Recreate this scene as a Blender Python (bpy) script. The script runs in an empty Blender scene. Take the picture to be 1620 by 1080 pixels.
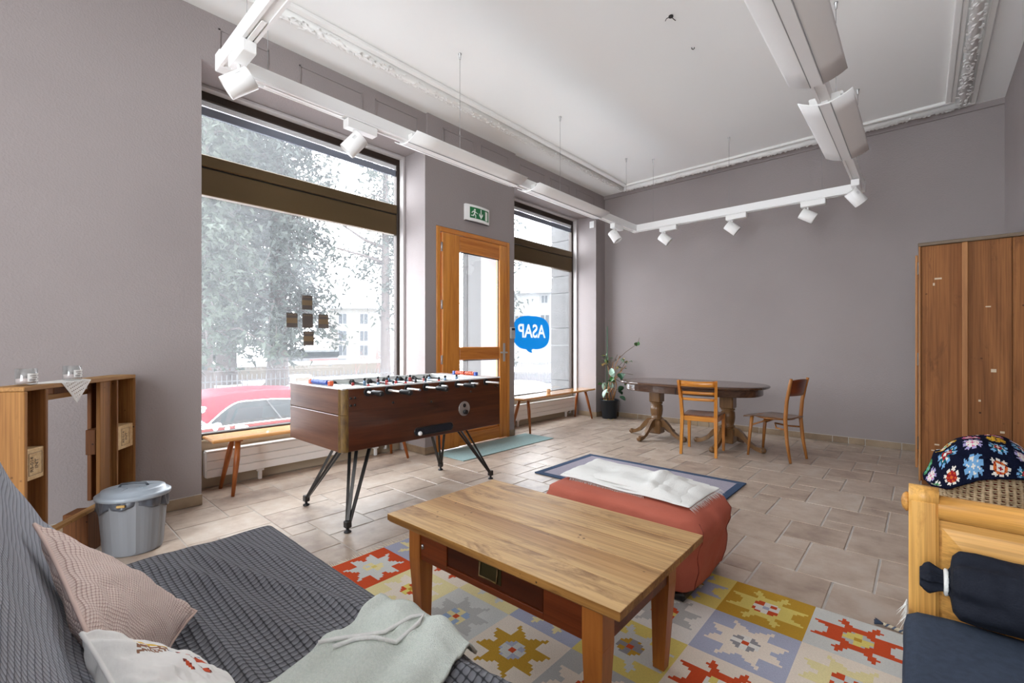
import bpy, math, random
from mathutils import Vector, Matrix, noise

random.seed(11)
scene = bpy.context.scene
C = scene.collection
PI = math.pi

# ---------------------------------------------------------------- camera, sky, exposure
cam_d = bpy.data.cameras.new('camera')
cam = bpy.data.objects.new('camera', cam_d)
C.objects.link(cam)
cam.location = (0, 0, 1.2)
cam.rotation_euler = (math.radians(90), 0, math.radians(42))
cam_d.sensor_width = 36
cam_d.lens = 16
cam_d.shift_y = 5 / 1620
cam_d.clip_start = 0.05
cam_d.clip_end = 400
scene.camera = cam

SKY = 4.6
world = bpy.data.worlds.new('overcast_sky')
scene.world = world
world.use_nodes = True
bg = world.node_tree.nodes['Background']
bg.inputs[0].default_value = (0.90, 0.95, 1.0, 1)
bg.inputs[1].default_value = SKY

vs = scene.view_settings
vs.view_transform = 'Standard'
vs.look = 'None'
vs.gamma = 1
vs.exposure = 1.52
vs.use_curve_mapping = False
try:
    scene.cycles.use_denoising = True
    scene.cycles.max_bounces = 10
    scene.cycles.diffuse_bounces = 6
    scene.cycles.transparent_max_bounces = 12
    scene.cycles.sample_clamp_indirect = 8
    scene.cycles.caustics_reflective = False
    scene.cycles.caustics_refractive = False
except Exception:
    pass


def portal(loc, rot, sx, sy):
    d = bpy.data.lights.new('daylight_portal', 'AREA')
    d.shape = 'RECTANGLE'
    d.size = sx
    d.size_y = sy
    d.cycles.is_portal = True
    o = bpy.data.objects.new('daylight_portal', d)
    o.location = loc
    o.rotation_euler = rot
    C.objects.link(o)


# shop windows and the added rear opening let the sky in
portal((-4.50, 2.0, 1.9), (0, math.radians(-90), 0), 2.9, 2.0)
portal((-4.50, 5.5, 1.9), (0, math.radians(-90), 0), 2.9, 2.0)
portal((-.7, -2.66, 1.8), (math.radians(90), 0, 0), 2.4, 3.2)

# ---------------------------------------------------------------- mesh builder


class MB:
    def __init__(s, M=None):
        s.v = []; s.f = []; s.m = []; s.s = []; s.uv = {}
        s.M = M or Matrix()

    def add(s, vs_, fs, m=0, sm=False, uvs=None):
        o = len(s.v)
        s.v += [tuple(s.M @ Vector(p)) for p in vs_]
        for k, f in enumerate(fs):
            if uvs:
                s.uv[len(s.f)] = [uvs[i] for i in f]
            s.f.append(tuple(i + o for i in f))
            s.m.append(m[k] if isinstance(m, list) else m)
            s.s.append(sm)
        return s

    def box(s, x0, x1, y0, y1, z0, z1, b=0.0, m=0):
        if x0 > x1: x0, x1 = x1, x0
        if y0 > y1: y0, y1 = y1, y0
        if z0 > z1: z0, z1 = z1, z0
        b = min(b, (x1 - x0) * .45, (y1 - y0) * .45, (z1 - z0) * .45)
        if b <= 0:
            p = [(x, y, z) for z in (z0, z1) for y in (y0, y1) for x in (x0, x1)]
            return s.add(p, [(0, 2, 3, 1), (4, 5, 7, 6), (0, 1, 5, 4), (2, 6, 7, 3), (0, 4, 6, 2), (1, 3, 7, 5)], m)
        p = []; idx = {}
        for kz, z in enumerate((z0, z1)):
            for ky, y in enumerate((y0, y1)):
                for kx, x in enumerate((x0, x1)):
                    sx = b if kx == 0 else -b
                    sy = b if ky == 0 else -b
                    sz = b if kz == 0 else -b
                    for a, q in enumerate(((x, y + sy, z + sz), (x + sx, y, z + sz), (x + sx, y + sy, z))):
                        idx[(kx, ky, kz, a)] = len(p)
                        p.append(q)
        I = lambda kx, ky, kz, a: idx[(kx, ky, kz, a)]
        f = []
        f.append((I(0,0,0,0), I(0,0,1,0), I(0,1,1,0), I(0,1,0,0)))
        f.append((I(1,0,0,0), I(1,1,0,0), I(1,1,1,0), I(1,0,1,0)))
        f.append((I(0,0,0,1), I(1,0,0,1), I(1,0,1,1), I(0,0,1,1)))
        f.append((I(0,1,0,1), I(0,1,1,1), I(1,1,1,1), I(1,1,0,1)))
        f.append((I(0,0,0,2), I(0,1,0,2), I(1,1,0,2), I(1,0,0,2)))
        f.append((I(0,0,1,2), I(1,0,1,2), I(1,1,1,2), I(0,1,1,2)))
        for kx in (0, 1):
            for ky in (0, 1):
                q = (I(kx,ky,0,0), I(kx,ky,0,1), I(kx,ky,1,1), I(kx,ky,1,0))
                f.append(q if kx == ky else q[::-1])
        for kx in (0, 1):
            for kz in (0, 1):
                q = (I(kx,0,kz,0), I(kx,1,kz,0), I(kx,1,kz,2), I(kx,0,kz,2))
                f.append(q if kx == kz else q[::-1])
        for ky in (0, 1):
            for kz in (0, 1):
                q = (I(0,ky,kz,1), I(0,ky,kz,2), I(1,ky,kz,2), I(1,ky,kz,1))
                f.append(q if ky == kz else q[::-1])
        for kx in (0, 1):
            for ky in (0, 1):
                for kz in (0, 1):
                    q = (I(kx,ky,kz,0), I(kx,ky,kz,2), I(kx,ky,kz,1))
                    f.append(q if (kx + ky + kz) % 2 == 0 else q[::-1])
        return s.add(p, f, m)

    def bar(s, p0, p1, w, h, b=0.0, m=0, w1=None, h1=None, up=(0, 0, 1)):
        """rectangular bar between two points (w across, h along 'up')"""
        p0 = Vector(p0); p1 = Vector(p1)
        d = (p1 - p0).normalized()
        u = Vector(up)
        if abs(d.dot(u)) > .98: u = Vector((0, 1, 0)) if abs(d.y) < .9 else Vector((1, 0, 0))
        r = d.cross(u).normalized(); u = r.cross(d)
        w1 = w if w1 is None else w1; h1 = h if h1 is None else h1
        vs_ = []
        for p, ww, hh in ((p0, w, h), (p1, w1, h1)):
            for a, c in ((-1, -1), (1, -1), (1, 1), (-1, 1)):
                vs_.append(p + r * (a * ww / 2) + u * (c * hh / 2))
        return s.add(vs_, [(0, 1, 2, 3), (7, 6, 5, 4), (0, 4, 5, 1), (1, 5, 6, 2), (2, 6, 7, 3), (3, 7, 4, 0)], m)

    def tube(s, pts, r, n=8, m=0, caps=True, sm=True, flat=1.0):
        pts = [Vector(p) for p in pts]
        rs = r if isinstance(r, (list, tuple)) else [r] * len(pts)
        t0 = (pts[1] - pts[0]).normalized()
        u = Vector((0, 0, 1)) if abs(t0.z) < .9 else Vector((1, 0, 0))
        u = (u - t0 * u.dot(t0)).normalized()
        vs_ = []
        for i, p in enumerate(pts):
            t = (pts[min(i + 1, len(pts) - 1)] - pts[max(i - 1, 0)])
            t = t.normalized() if t.length > 1e-9 else t0
            u = (u - t * u.dot(t))
            u = u.normalized() if u.length > 1e-6 else Vector((1, 0, 0))
            w = t.cross(u)
            for k in range(n):
                a = 2 * PI * k / n
                vs_.append(p + (u * math.cos(a) * flat + w * math.sin(a)) * rs[i])
        f = []
        for i in range(len(pts) - 1):
            for k in range(n):
                k2 = (k + 1) % n
                f.append((i * n + k, i * n + k2, (i + 1) * n + k2, (i + 1) * n + k))
        s.add(vs_, f, m, sm)
        if caps:
            o = len(s.v) - len(vs_)
            s.f.append(tuple(o + k for k in range(n))[::-1]); s.m.append(m); s.s.append(False)
            s.f.append(tuple(o + (len(pts) - 1) * n + k for k in range(n))); s.m.append(m); s.s.append(False)
        return s

    def lathe(s, prof, c=(0, 0, 0), n=20, m=0, sm=True, sx=1, sy=1, caps=True):
        vs_ = []; f = []
        for r, z in prof:
            for k in range(n):
                a = 2 * PI * k / n
                vs_.append((c[0] + r * sx * math.cos(a), c[1] + r * sy * math.sin(a), c[2] + z))
        for i in range(len(prof) - 1):
            for k in range(n):
                k2 = (k + 1) % n
                f.append((i * n + k, i * n + k2, (i + 1) * n + k2, (i + 1) * n + k))
        s.add(vs_, f, m, sm)
        if caps:
            o = len(s.v) - len(vs_)
            s.f.append(tuple(o + k for k in range(n))[::-1]); s.m.append(m); s.s.append(False)
            s.f.append(tuple(o + (len(prof) - 1) * n + k for k in range(n))); s.m.append(m); s.s.append(False)
        return s

    def grid(s, fn, nu, nv, m=0, sm=True, uvf=None, closed=False, mf=None):
        vs_ = [fn(i / nu, j / nv) for j in range(nv + 1) for i in range(nu + (0 if closed else 1))]
        W = nu + (0 if closed else 1)
        f = []; mm = []
        for j in range(nv):
            for i in range(nu):
                i2 = (i + 1) % W if closed else i + 1
                f.append((j * W + i, j * W + i2, (j + 1) * W + i2, (j + 1) * W + i))
                mm.append(mf(i, j) if mf else m)
        uv = None
        if uvf:
            uv = [uvf(i / nu, j / nv) for j in range(nv + 1) for i in range(W)]
        return s.add(vs_, f, mm, sm, uv)

    def prism(s, poly, h0, h1, plane='xy', m=0, sm=False):
        """extrude a 2-D polygon along the remaining axis"""
        def P(a, b, h):
            return {'xy': (a, b, h), 'yz': (h, a, b), 'xz': (a, h, b)}[plane]
        n = len(poly)
        vs_ = [P(a, b, h0) for a, b in poly] + [P(a, b, h1) for a, b in poly]
        f = [tuple(range(n))[::-1], tuple(range(n, 2 * n))]
        for k in range(n):
            k2 = (k + 1) % n
            f.append((k, k2, n + k2, n + k))
        return s.add(vs_, f, m, sm)

    def blob(s, c, r, n=10, m=0):
        prof = []
        k = max(4, n // 2)
        for i in range(k + 1):
            a = -PI / 2 + PI * i / k
            prof.append((max(1e-4, math.cos(a)), math.sin(a)))
        vs_ = []; f = []
        for rr, zz in prof:
            for q in range(n):
                a = 2 * PI * q / n
                vs_.append((c[0] + r[0] * rr * math.cos(a), c[1] + r[1] * rr * math.sin(a), c[2] + r[2] * zz))
        for i in range(k):
            for q in range(n):
                q2 = (q + 1) % n
                f.append((i * n + q, i * n + q2, (i + 1) * n + q2, (i + 1) * n + q))
        return s.add(vs_, f, m, True)

    def mesh(s, name, mats):
        me = bpy.data.meshes.new(name)
        me.from_pydata(s.v, [], s.f)
        for mt in (mats if isinstance(mats, (list, tuple)) else [mats]):
            me.materials.append(mt)
        me.polygons.foreach_set('material_index', s.m)
        me.polygons.foreach_set('use_smooth', s.s)
        if s.uv:
            ul = me.uv_layers.new(name='UVMap')
            for pi, uvs in s.uv.items():
                p = me.polygons[pi]
                for k, li in enumerate(p.loop_indices):
                    ul.data[li].uv = uvs[k]
        me.update()
        return me

    def build(s, name, mats, parent=None, label=None, kind=None):
        o = bpy.data.objects.new(name, s.mesh(name, mats))
        C.objects.link(o)
        if parent: o.parent = parent
        if label: o['label'] = label
        if kind: o['kind'] = kind
        return o


def thing(name, label, cat, loc=(0, 0, 0), rz=0, group=None):
    o = bpy.data.objects.new(name, None)
    o.empty_display_size = .1
    C.objects.link(o)
    o.location = loc
    o.rotation_euler = (0, 0, rz)
    return tag(o, label, cat, group)


def tag(o, label, cat, group=None, kind=None):
    o['label'] = label
    o['category'] = cat
    if group: o['group'] = group
    if kind: o['kind'] = kind
    return o


def struct(o, label=None):
    o['kind'] = 'structure'
    if label: o['label'] = label
    return o


def copy_tree(o, parent=None):
    c = o.copy()
    C.objects.link(c)
    if parent: c.parent = parent
    for ch in [x for x in o.children]:
        copy_tree(ch, c)
    return c


def solid(o, t, off=-1):
    md = o.modifiers.new('thickness', 'SOLIDIFY')
    md.thickness = t
    md.offset = off
    return o


def subsurf(o, n=1):
    md = o.modifiers.new('smooth', 'SUBSURF')
    md.levels = n
    md.render_levels = n
    return o


def fbm(x, y, z=0, o=3):
    return noise.fractal(Vector((x, y, z)), 1.0, 2.0, o)


def lerp(a, b, t):
    return a + (b - a) * t


def sstep(a, b, x):
    t = min(1, max(0, (x - a) / (b - a)))
    return t * t * (3 - 2 * t)


# ---------------------------------------------------------------- materials
def nn(nt, t, **kw):
    n = nt.nodes.new(t)
    for k, v in kw.items():
        setattr(n, k, v)
    return n


def base(name, rough=.5, metal=0.0, spec=.5, coat=0.0):
    m = bpy.data.materials.new(name)
    m.use_nodes = True
    nt = m.node_tree
    b = nt.nodes['Principled BSDF']
    b.inputs['Roughness'].default_value = rough
    b.inputs['Metallic'].default_value = metal
    b.inputs['Specular IOR Level'].default_value = spec
    b.inputs['Coat Weight'].default_value = coat
    return m, nt, b


def c4(c):
    return (c[0], c[1], c[2], 1)


def srgb(r, g, b):
    f = lambda c: ((c / 255 + .055) / 1.055) ** 2.4 if c > 10 else c / 255 / 12.92
    return (f(r), f(g), f(b))


def coords(nt, kind='Object', scale=(1, 1, 1)):
    if kind == 'World':
        g = nn(nt, 'ShaderNodeNewGeometry')
        src = g.outputs['Position']
    else:
        t = nn(nt, 'ShaderNodeTexCoord')
        src = t.outputs[kind]
    mp = nn(nt, 'ShaderNodeMapping')
    mp.inputs['Scale'].default_value = scale
    nt.links.new(src, mp.inputs['Vector'])
    return mp.outputs['Vector']


def ramp(nt, fac, stops):
    r = nn(nt, 'ShaderNodeValToRGB')
    el = r.color_ramp.elements
    while len(el) < len(stops): el.new(.5)
    for e, (p, c) in zip(el, stops):
        e.position = p
        e.color = c4(c)
    nt.links.new(fac, r.inputs['Fac'])
    return r.outputs['Color']


def bumpit(nt, b, h, strength, dist=.01):
    bp = nn(nt, 'ShaderNodeBump')
    bp.inputs['Strength'].default_value = strength
    bp.inputs['Distance'].default_value = dist
    nt.links.new(h, bp.inputs['Height'])
    nt.links.new(bp.outputs['Normal'], b.inputs['Normal'])


def mat(name, col, rough=.5, metal=0.0, col2=None, vs_=4.0, bump=0.0, bs=60.0, spec=.5, coat=0.0, kind='Object', stretch=(1, 1, 1), detail=4, bd=.01):
    m, nt, b = base(name, rough, metal, spec, coat)
    b.inputs['Base Color'].default_value = c4(col)
    if col2 is not None:
        v = coords(nt, kind, stretch)
        n = nn(nt, 'ShaderNodeTexNoise')
        n.inputs['Scale'].default_value = vs_
        n.inputs['Detail'].default_value = detail
        nt.links.new(v, n.inputs['Vector'])
        nt.links.new(ramp(nt, n.outputs['Fac'], [(.3, col), (.7, col2)]), b.inputs['Base Color'])
    if bump:
        v = coords(nt, kind)
        n = nn(nt, 'ShaderNodeTexNoise')
        n.inputs['Scale'].default_value = bs
        n.inputs['Detail'].default_value = 3
        nt.links.new(v, n.inputs['Vector'])
        bumpit(nt, b, n.outputs['Fac'], bump, bd)
    return m


def wood(name, light, dark, axis='x', scale=9.0, rough=.45, contrast=.5, knots=0.0, coat=0.0, wear=None, seed=0.0):
    """grain stretched along an axis, rings from a distorted wave, optional knots and worn patches"""
    m, nt, b = base(name, rough, 0, .4, coat)
    st = {'x': (.06, 1, 1), 'y': (1, .06, 1), 'z': (1, 1, .06)}[axis]
    t = nn(nt, 'ShaderNodeTexCoord')
    ad = nn(nt, 'ShaderNodeVectorMath', operation='ADD')
    oi = nn(nt, 'ShaderNodeObjectInfo')
    mu = nn(nt, 'ShaderNodeMath', operation='MULTIPLY')
    mu.inputs[1].default_value = 7.0
    nt.links.new(oi.outputs['Random'], mu.inputs[0])
    nt.links.new(t.outputs['Object'], ad.inputs[0])
    nt.links.new(mu.outputs[0], ad.inputs[1])
    mp = nn(nt, 'ShaderNodeMapping')
    mp.inputs['Scale'].default_value = st
    mp.inputs['Location'].default_value = (seed, seed * .7, seed * .3)
    nt.links.new(ad.outputs[0], mp.inputs['Vector'])
    n1 = nn(nt, 'ShaderNodeTexNoise')
    n1.inputs['Scale'].default_value = scale
    n1.inputs['Detail'].default_value = 6
    n1.inputs['Roughness'].default_value = .65
    n1.inputs['Distortion'].default_value = 1.2
    nt.links.new(mp.outputs['Vector'], n1.inputs['Vector'])
    n2 = nn(nt, 'ShaderNodeTexNoise')
    n2.inputs['Scale'].default_value = scale * 9
    n2.inputs['Detail'].default_value = 4
    nt.links.new(mp.outputs['Vector'], n2.inputs['Vector'])
    mx = nn(nt, 'ShaderNodeMath', operation='MULTIPLY_ADD')
    mx.inputs[1].default_value = .35
    nt.links.new(n2.outputs['Fac'], mx.inputs[0])
    nt.links.new(n1.outputs['Fac'], mx.inputs[2])
    c = ramp(nt, mx.outputs[0], [(.67 - contrast * .35, dark), (.67 + contrast * .25, light)])
    if knots:
        vo = nn(nt, 'ShaderNodeTexVoronoi')
        vo.inputs['Scale'].default_value = knots
        nt.links.new(ad.outputs[0], vo.inputs['Vector'])
        rp = ramp(nt, vo.outputs['Distance'], [(.05, (1, 1, 1)), (.13, (0, 0, 0))])
        mi = nn(nt, 'ShaderNodeMixRGB')
        mi.inputs[2].default_value = c4([q * .35 for q in dark])
        nt.links.new(rp, mi.inputs[0])
        nt.links.new(c, mi.inputs[1])
        c = mi.outputs[0]
    if wear:
        wn = nn(nt, 'ShaderNodeTexNoise')
        wn.inputs['Scale'].default_value = wear[1]
        wn.inputs['Detail'].default_value = 8
        wn.inputs['Roughness'].default_value = .7
        nt.links.new(mp.outputs['Vector'] if len(wear) > 3 else ad.outputs[0], wn.inputs['Vector'])
        rp = ramp(nt, wn.outputs['Fac'], [(wear[2], (0, 0, 0)), (wear[2] + .13, (1, 1, 1))])
        mi = nn(nt, 'ShaderNodeMixRGB')
        mi.inputs[2].default_value = c4(wear[0])
        nt.links.new(rp, mi.inputs[0])
        nt.links.new(c, mi.inputs[1])
        c = mi.outputs[0]
    nt.links.new(c, b.inputs['Base Color'])
    bumpit(nt, b, mx.outputs[0], .12, .004)
    return m


def mixc(nt, fac, a, b_, mode='MIX', k=None):
    mi = nn(nt, 'ShaderNodeMixRGB', blend_type=mode)
    if k is not None: mi.inputs[0].default_value = k
    else: nt.links.new(fac, mi.inputs[0])
    for i, q in ((1, a), (2, b_)):
        if isinstance(q, tuple): mi.inputs[i].default_value = c4(q)
        else: nt.links.new(q, mi.inputs[i])
    return mi.outputs[0]


def aged(name, light, dark, stain, axis='x', scale=6.0, rough=.55, stain_at=.54, speck=26.0, knots=3.0, knot_col=None, vary=(.86, 1.08), sw=.16):
    """old timber: broad figure, fine grain lines, stains along the grain, nicks and knots"""
    m, nt, b = base(name, rough, 0, .3)
    st = {'x': (.08, 1, 1), 'y': (1, .08, 1), 'z': (1, 1, .08)}[axis]
    st2 = {'x': (.016, 1, 1), 'y': (1, .016, 1), 'z': (1, 1, .016)}[axis]
    st3 = {'x': (.3, 1, 1), 'y': (1, .3, 1), 'z': (1, 1, .3)}[axis]
    t = nn(nt, 'ShaderNodeTexCoord')
    oi = nn(nt, 'ShaderNodeObjectInfo')
    mu = nn(nt, 'ShaderNodeMath', operation='MULTIPLY')
    mu.inputs[1].default_value = 9.0
    nt.links.new(oi.outputs['Random'], mu.inputs[0])
    ad = nn(nt, 'ShaderNodeVectorMath', operation='ADD')
    nt.links.new(t.outputs['Object'], ad.inputs[0])
    nt.links.new(mu.outputs[0], ad.inputs[1])

    def nz(sc, stv, det=5, ro=.6, dist=0.0):
        mp = nn(nt, 'ShaderNodeMapping')
        mp.inputs['Scale'].default_value = stv
        nt.links.new(ad.outputs[0], mp.inputs['Vector'])
        n = nn(nt, 'ShaderNodeTexNoise')
        n.inputs['Scale'].default_value = sc
        n.inputs['Detail'].default_value = det
        n.inputs['Roughness'].default_value = ro
        n.inputs['Distortion'].default_value = dist
        nt.links.new(mp.outputs[0], n.inputs['Vector'])
        return n.outputs['Fac']

    c = ramp(nt, nz(scale, st, 5, .6, 1.0), [(.32, dark), (.62, light)])
    g = nz(95, st2, 3, .7)
    c = mixc(nt, None, c, ramp(nt, g, [(.35, (.62, .58, .54)), (.6, (1.06, 1.06, 1.06))]), 'MULTIPLY', .75)
    sn = nz(scale * 1.6, st3, 8, .72, .6)
    c = mixc(nt, ramp(nt, sn, [(stain_at, (0, 0, 0)), (stain_at + sw, (.85, .85, .85))]), c, stain)
    vo = nn(nt, 'ShaderNodeTexVoronoi')
    vo.inputs['Scale'].default_value = speck
    nt.links.new(ad.outputs[0], vo.inputs['Vector'])
    gate = ramp(nt, nz(3.0, (1, 1, 1), 2), [(.50, (0, 0, 0)), (.56, (1, 1, 1))])
    sp_ = mixc(nt, None, ramp(nt, vo.outputs['Distance'], [(.06, (1, 1, 1)), (.13, (0, 0, 0))]), gate, 'MULTIPLY', 1.0)
    c = mixc(nt, sp_, c, tuple(q * .45 for q in stain))
    if knots:
        v2 = nn(nt, 'ShaderNodeTexVoronoi')
        v2.inputs['Scale'].default_value = knots
        mp = nn(nt, 'ShaderNodeMapping')
        mp.inputs['Scale'].default_value = {'x': (.6, 1, 1), 'y': (1, .6, 1), 'z': (1, 1, .6)}[axis]
        nt.links.new(ad.outputs[0], mp.inputs['Vector'])
        nt.links.new(mp.outputs[0], v2.inputs['Vector'])
        c = mixc(nt, ramp(nt, v2.outputs['Distance'], [(.04, (.9, .9, .9)), (.09, (.25, .25, .25)), (.12, (0, 0, 0))]), c, knot_col or tuple(q * .6 for q in dark))
    mr = nn(nt, 'ShaderNodeMapRange')
    mr.inputs['To Min'].default_value = vary[0]
    mr.inputs['To Max'].default_value = vary[1]
    nt.links.new(oi.outputs['Random'], mr.inputs['Value'])
    vm = nn(nt, 'ShaderNodeVectorMath', operation='SCALE')
    nt.links.new(c, vm.inputs[0])
    nt.links.new(mr.outputs[0], vm.inputs['Scale'])
    nt.links.new(vm.outputs[0], b.inputs['Base Color'])
    bumpit(nt, b, g, .18, .003)
    return m


def waffle(name, hi, lo, pitch, rough=.95, bump=.8, ratio=1.0, power=.6):
    """waffle weave in UV metres: raised ribs, dark pits"""
    m, nt, b = base(name, rough, 0, .1)
    t = nn(nt, 'ShaderNodeTexCoord')
    sp = nn(nt, 'ShaderNodeSeparateXYZ')
    nt.links.new(t.outputs['UV'], sp.inputs[0])
    out = []
    for ax, pp in (('X', pitch), ('Y', pitch * ratio)):
        mu = nn(nt, 'ShaderNodeMath', operation='MULTIPLY')
        mu.inputs[1].default_value = PI / pp
        nt.links.new(sp.outputs[ax], mu.inputs[0])
        sn = nn(nt, 'ShaderNodeMath', operation='SINE')
        nt.links.new(mu.outputs[0], sn.inputs[0])
        ab = nn(nt, 'ShaderNodeMath', operation='ABSOLUTE')
        nt.links.new(sn.outputs[0], ab.inputs[0])
        out.append(ab.outputs[0])
    pr = nn(nt, 'ShaderNodeMath', operation='MULTIPLY')
    nt.links.new(out[0], pr.inputs[0])
    nt.links.new(out[1], pr.inputs[1])
    nt.links.new(ramp(nt, pr.outputs[0], [(.04, lo), (.04 + power, hi)]), b.inputs['Base Color'])
    bumpit(nt, b, pr.outputs[0], bump, pitch * .5)
    b.inputs['Sheen Weight'].default_value = .15
    return m


def glass_pane(name, haze=.1, tint=(1, 1, 1), gloss=.04):
    m = bpy.data.materials.new(name)
    m.use_nodes = True
    nt = m.node_tree
    for n in list(nt.nodes): nt.nodes.remove(n)
    o = nn(nt, 'ShaderNodeOutputMaterial')
    tr = nn(nt, 'ShaderNodeBsdfTransparent')
    tr.inputs[0].default_value = c4(tint)
    tl = nn(nt, 'ShaderNodeBsdfTranslucent')
    tl.inputs[0].default_value = (.95, .97, 1, 1)
    gl = nn(nt, 'ShaderNodeBsdfGlossy')
    gl.inputs['Roughness'].default_value = .02
    m1 = nn(nt, 'ShaderNodeMixShader')
    m1.inputs[0].default_value = haze
    nt.links.new(tr.outputs[0], m1.inputs[1])
    nt.links.new(tl.outputs[0], m1.inputs[2])
    m2 = nn(nt, 'ShaderNodeMixShader')
    m2.inputs[0].default_value = gloss
    nt.links.new(m1.outputs[0], m2.inputs[1])
    nt.links.new(gl.outputs[0], m2.inputs[2])
    nt.links.new(m2.outputs[0], o.inputs[0])
    return m


def tile_mat(name, cols, rough, rvar=.1):
    m, nt, b = base(name, rough, 0, .5)
    oi = nn(nt, 'ShaderNodeObjectInfo')
    v = coords(nt, 'World', (1, 1, 1))
    n = nn(nt, 'ShaderNodeTexNoise')
    n.inputs['Scale'].default_value = 7
    n.inputs['Detail'].default_value = 7
    n.inputs['Roughness'].default_value = .6
    nt.links.new(v, n.inputs['Vector'])
    ma = nn(nt, 'ShaderNodeMath', operation='MULTIPLY_ADD')
    ma.inputs[1].default_value = .22
    nt.links.new(oi.outputs['Random'], ma.inputs[0])
    sb = nn(nt, 'ShaderNodeMath', operation='SUBTRACT')
    sb.inputs[1].default_value = .11
    nt.links.new(n.outputs['Fac'], sb.inputs[0])
    nt.links.new(sb.outputs[0], ma.inputs[2])
    k = len(cols)
    col_ = ramp(nt, ma.outputs[0], [(.28 + .44 * i / (k - 1), c) for i, c in enumerate(cols)])
    nt.links.new(col_, b.inputs['Base Color'])
    n2 = nn(nt, 'ShaderNodeTexNoise')
    n2.inputs['Scale'].default_value = 26
    n2.inputs['Detail'].default_value = 5
    nt.links.new(v, n2.inputs['Vector'])
    bumpit(nt, b, n2.outputs['Fac'], .25, .006)
    mr = nn(nt, 'ShaderNodeMapRange')
    mr.inputs['To Min'].default_value = rough - rvar
    mr.inputs['To Max'].default_value = rough + rvar
    nt.links.new(n2.outputs['Fac'], mr.inputs['Value'])
    nt.links.new(mr.outputs[0], b.inputs['Roughness'])
    return m


M = {}
M['wall'] = mat('taupe_woodchip_paint', (.300, .264, .260), .85, col2=(.324, .287, .282), vs_=1.2, bump=.5, bs=85, spec=.25, kind='World', bd=.006)
M['ceiling'] = mat('ceiling_white_paint', (.86, .865, .85), .9, spec=.2)
M['plaster'] = mat('plaster_ornament_white', (.84, .84, .82), .8, spec=.2)
M['floor'] = mat('floor_grout', (.42, .39, .36), .9, col2=(.50, .47, .44), vs_=12, spec=.2)
M['tile'] = tile_mat('stone_look_tile', [srgb(150, 131, 117), srgb(168, 150, 134), srgb(180, 163, 147), srgb(188, 175, 162)], .38)
M['basetile'] = tile_mat('skirting_tile', [srgb(126, 106, 84), srgb(146, 126, 102), srgb(158, 138, 114)], .5)
M['grout'] = mat('pale_grout', (.55, .52, .48), .9)
M['white'] = mat('white_enamel', (.88, .88, .865), .32)
M['matwhite'] = mat('matt_white_metal', (.86, .86, .85), .5)
M['dark'] = mat('dark_bronze_frame', (.035, .022, .016), .45, metal=.3)
M['bronze'] = mat('anodised_bronze', (.12, .075, .03), .42, metal=.55, col2=(.10, .065, .028), vs_=3, stretch=(1, .2, 1))
M['black'] = mat('black_plastic', (.012, .012, .013), .35)
M['steel'] = mat('dark_steel', (.05, .047, .045), .35, metal=.8)
M['chrome'] = mat('chrome', (.85, .85, .86), .12, metal=1.0)
M['grey_metal'] = mat('satin_metal', (.55, .55, .55), .3, metal=.9)
M['brass'] = mat('worn_brass', (.20, .115, .028), .5, metal=.15, col2=(.07, .035, .012), vs_=60, stretch=(1, 1, .3))
M['glass'] = glass_pane('glare_veil_shop_glass', .028)  # translucent share imitates the milky glare veil over the outside view
M['glass_clear'] = glass_pane('clear_glass', .03, gloss=.05)
M['snow'] = mat('snow', (.72, .74, .77), .8, col2=(.80, .81, .83), vs_=2)

# ---------------------------------------------------------------- room shell
WX, BY, RX, RY, CZ = -4.02, 6.83, .63, -2.66, 3.72
HEAD = 3.345
W1 = (.98, 3.05)
W2 = (4.51, 6.55)

floor = struct(MB().box(WX - .55, RX + .17, RY - .14, BY + .17, -.14, -.004).build('floor', M['floor']), 'stone look tiled floor')

# three tile sizes on a repeating lattice (unit about 16 cm)
U, V, X0, Y0 = .1626, .1600, -.0094, 2.80
cells = []
for k in range(-6, 32):
    for q in range(-8, 9):
        a = 9 - 3 * k + 11 * q
        for (w, n0, n1, t) in ((2, a + 5, a + 8, 'rect'), (2, a, a + 2, 'square'), (1, a + 2, a + 3, 'small')):
            xa, xb = X0 - U * (k + w), X0 - U * k
            ya, yb = Y0 + V * n0, Y0 + V * n1
            cx0, cx1 = max(xa, WX - .44), min(xb, RX)
            cy0, cy1 = max(ya, RY), min(yb, BY)
            if cx1 - cx0 < .03 or cy1 - cy0 < .03: continue
            full = abs(cx1 - cx0 - (xb - xa)) < 1e-6 and abs(cy1 - cy0 - (yb - ya)) < 1e-6
            cells.append((cx0, cx1, cy0, cy1, t if full else None))


def tile_mesh(mb, x0, x1, y0, y1):
    gx, gy, z1, z0, c = .0045, .0022, 0.0, -.012, .0035
    a, b_, e, f = x0 + gx, x1 - gx, y0 + gy, y1 - gy
    p = [(a, e, z0), (b_, e, z0), (b_, f, z0), (a, f, z0), (a, e, z1 - c), (b_, e, z1 - c), (b_, f, z1 - c), (a, f, z1 - c),
         (a + c, e + c, z1), (b_ - c, e + c, z1), (b_ - c, f - c, z1), (a + c, f - c, z1)]
    fs = [(8, 9, 10, 11)]
    for i in range(4):
        j = (i + 1) % 4
        fs += [(i, j, 4 + j, 4 + i), (4 + i, 4 + j, 8 + j, 8 + i)]
    mb.add(p, fs)


def seen_size(c):
    x, y = (c[0] + c[1]) / 2, (c[2] + c[3]) / 2
    psi = math.radians(42)
    d = -x * math.sin(psi) + y * math.cos(psi)
    l = x * math.cos(psi) + y * math.sin(psi)
    if d < .5 or abs(l / d) > 1.2 or d < 1.45: return 0
    return (c[1] - c[0]) * (c[3] - c[2]) / d ** 3


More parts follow.
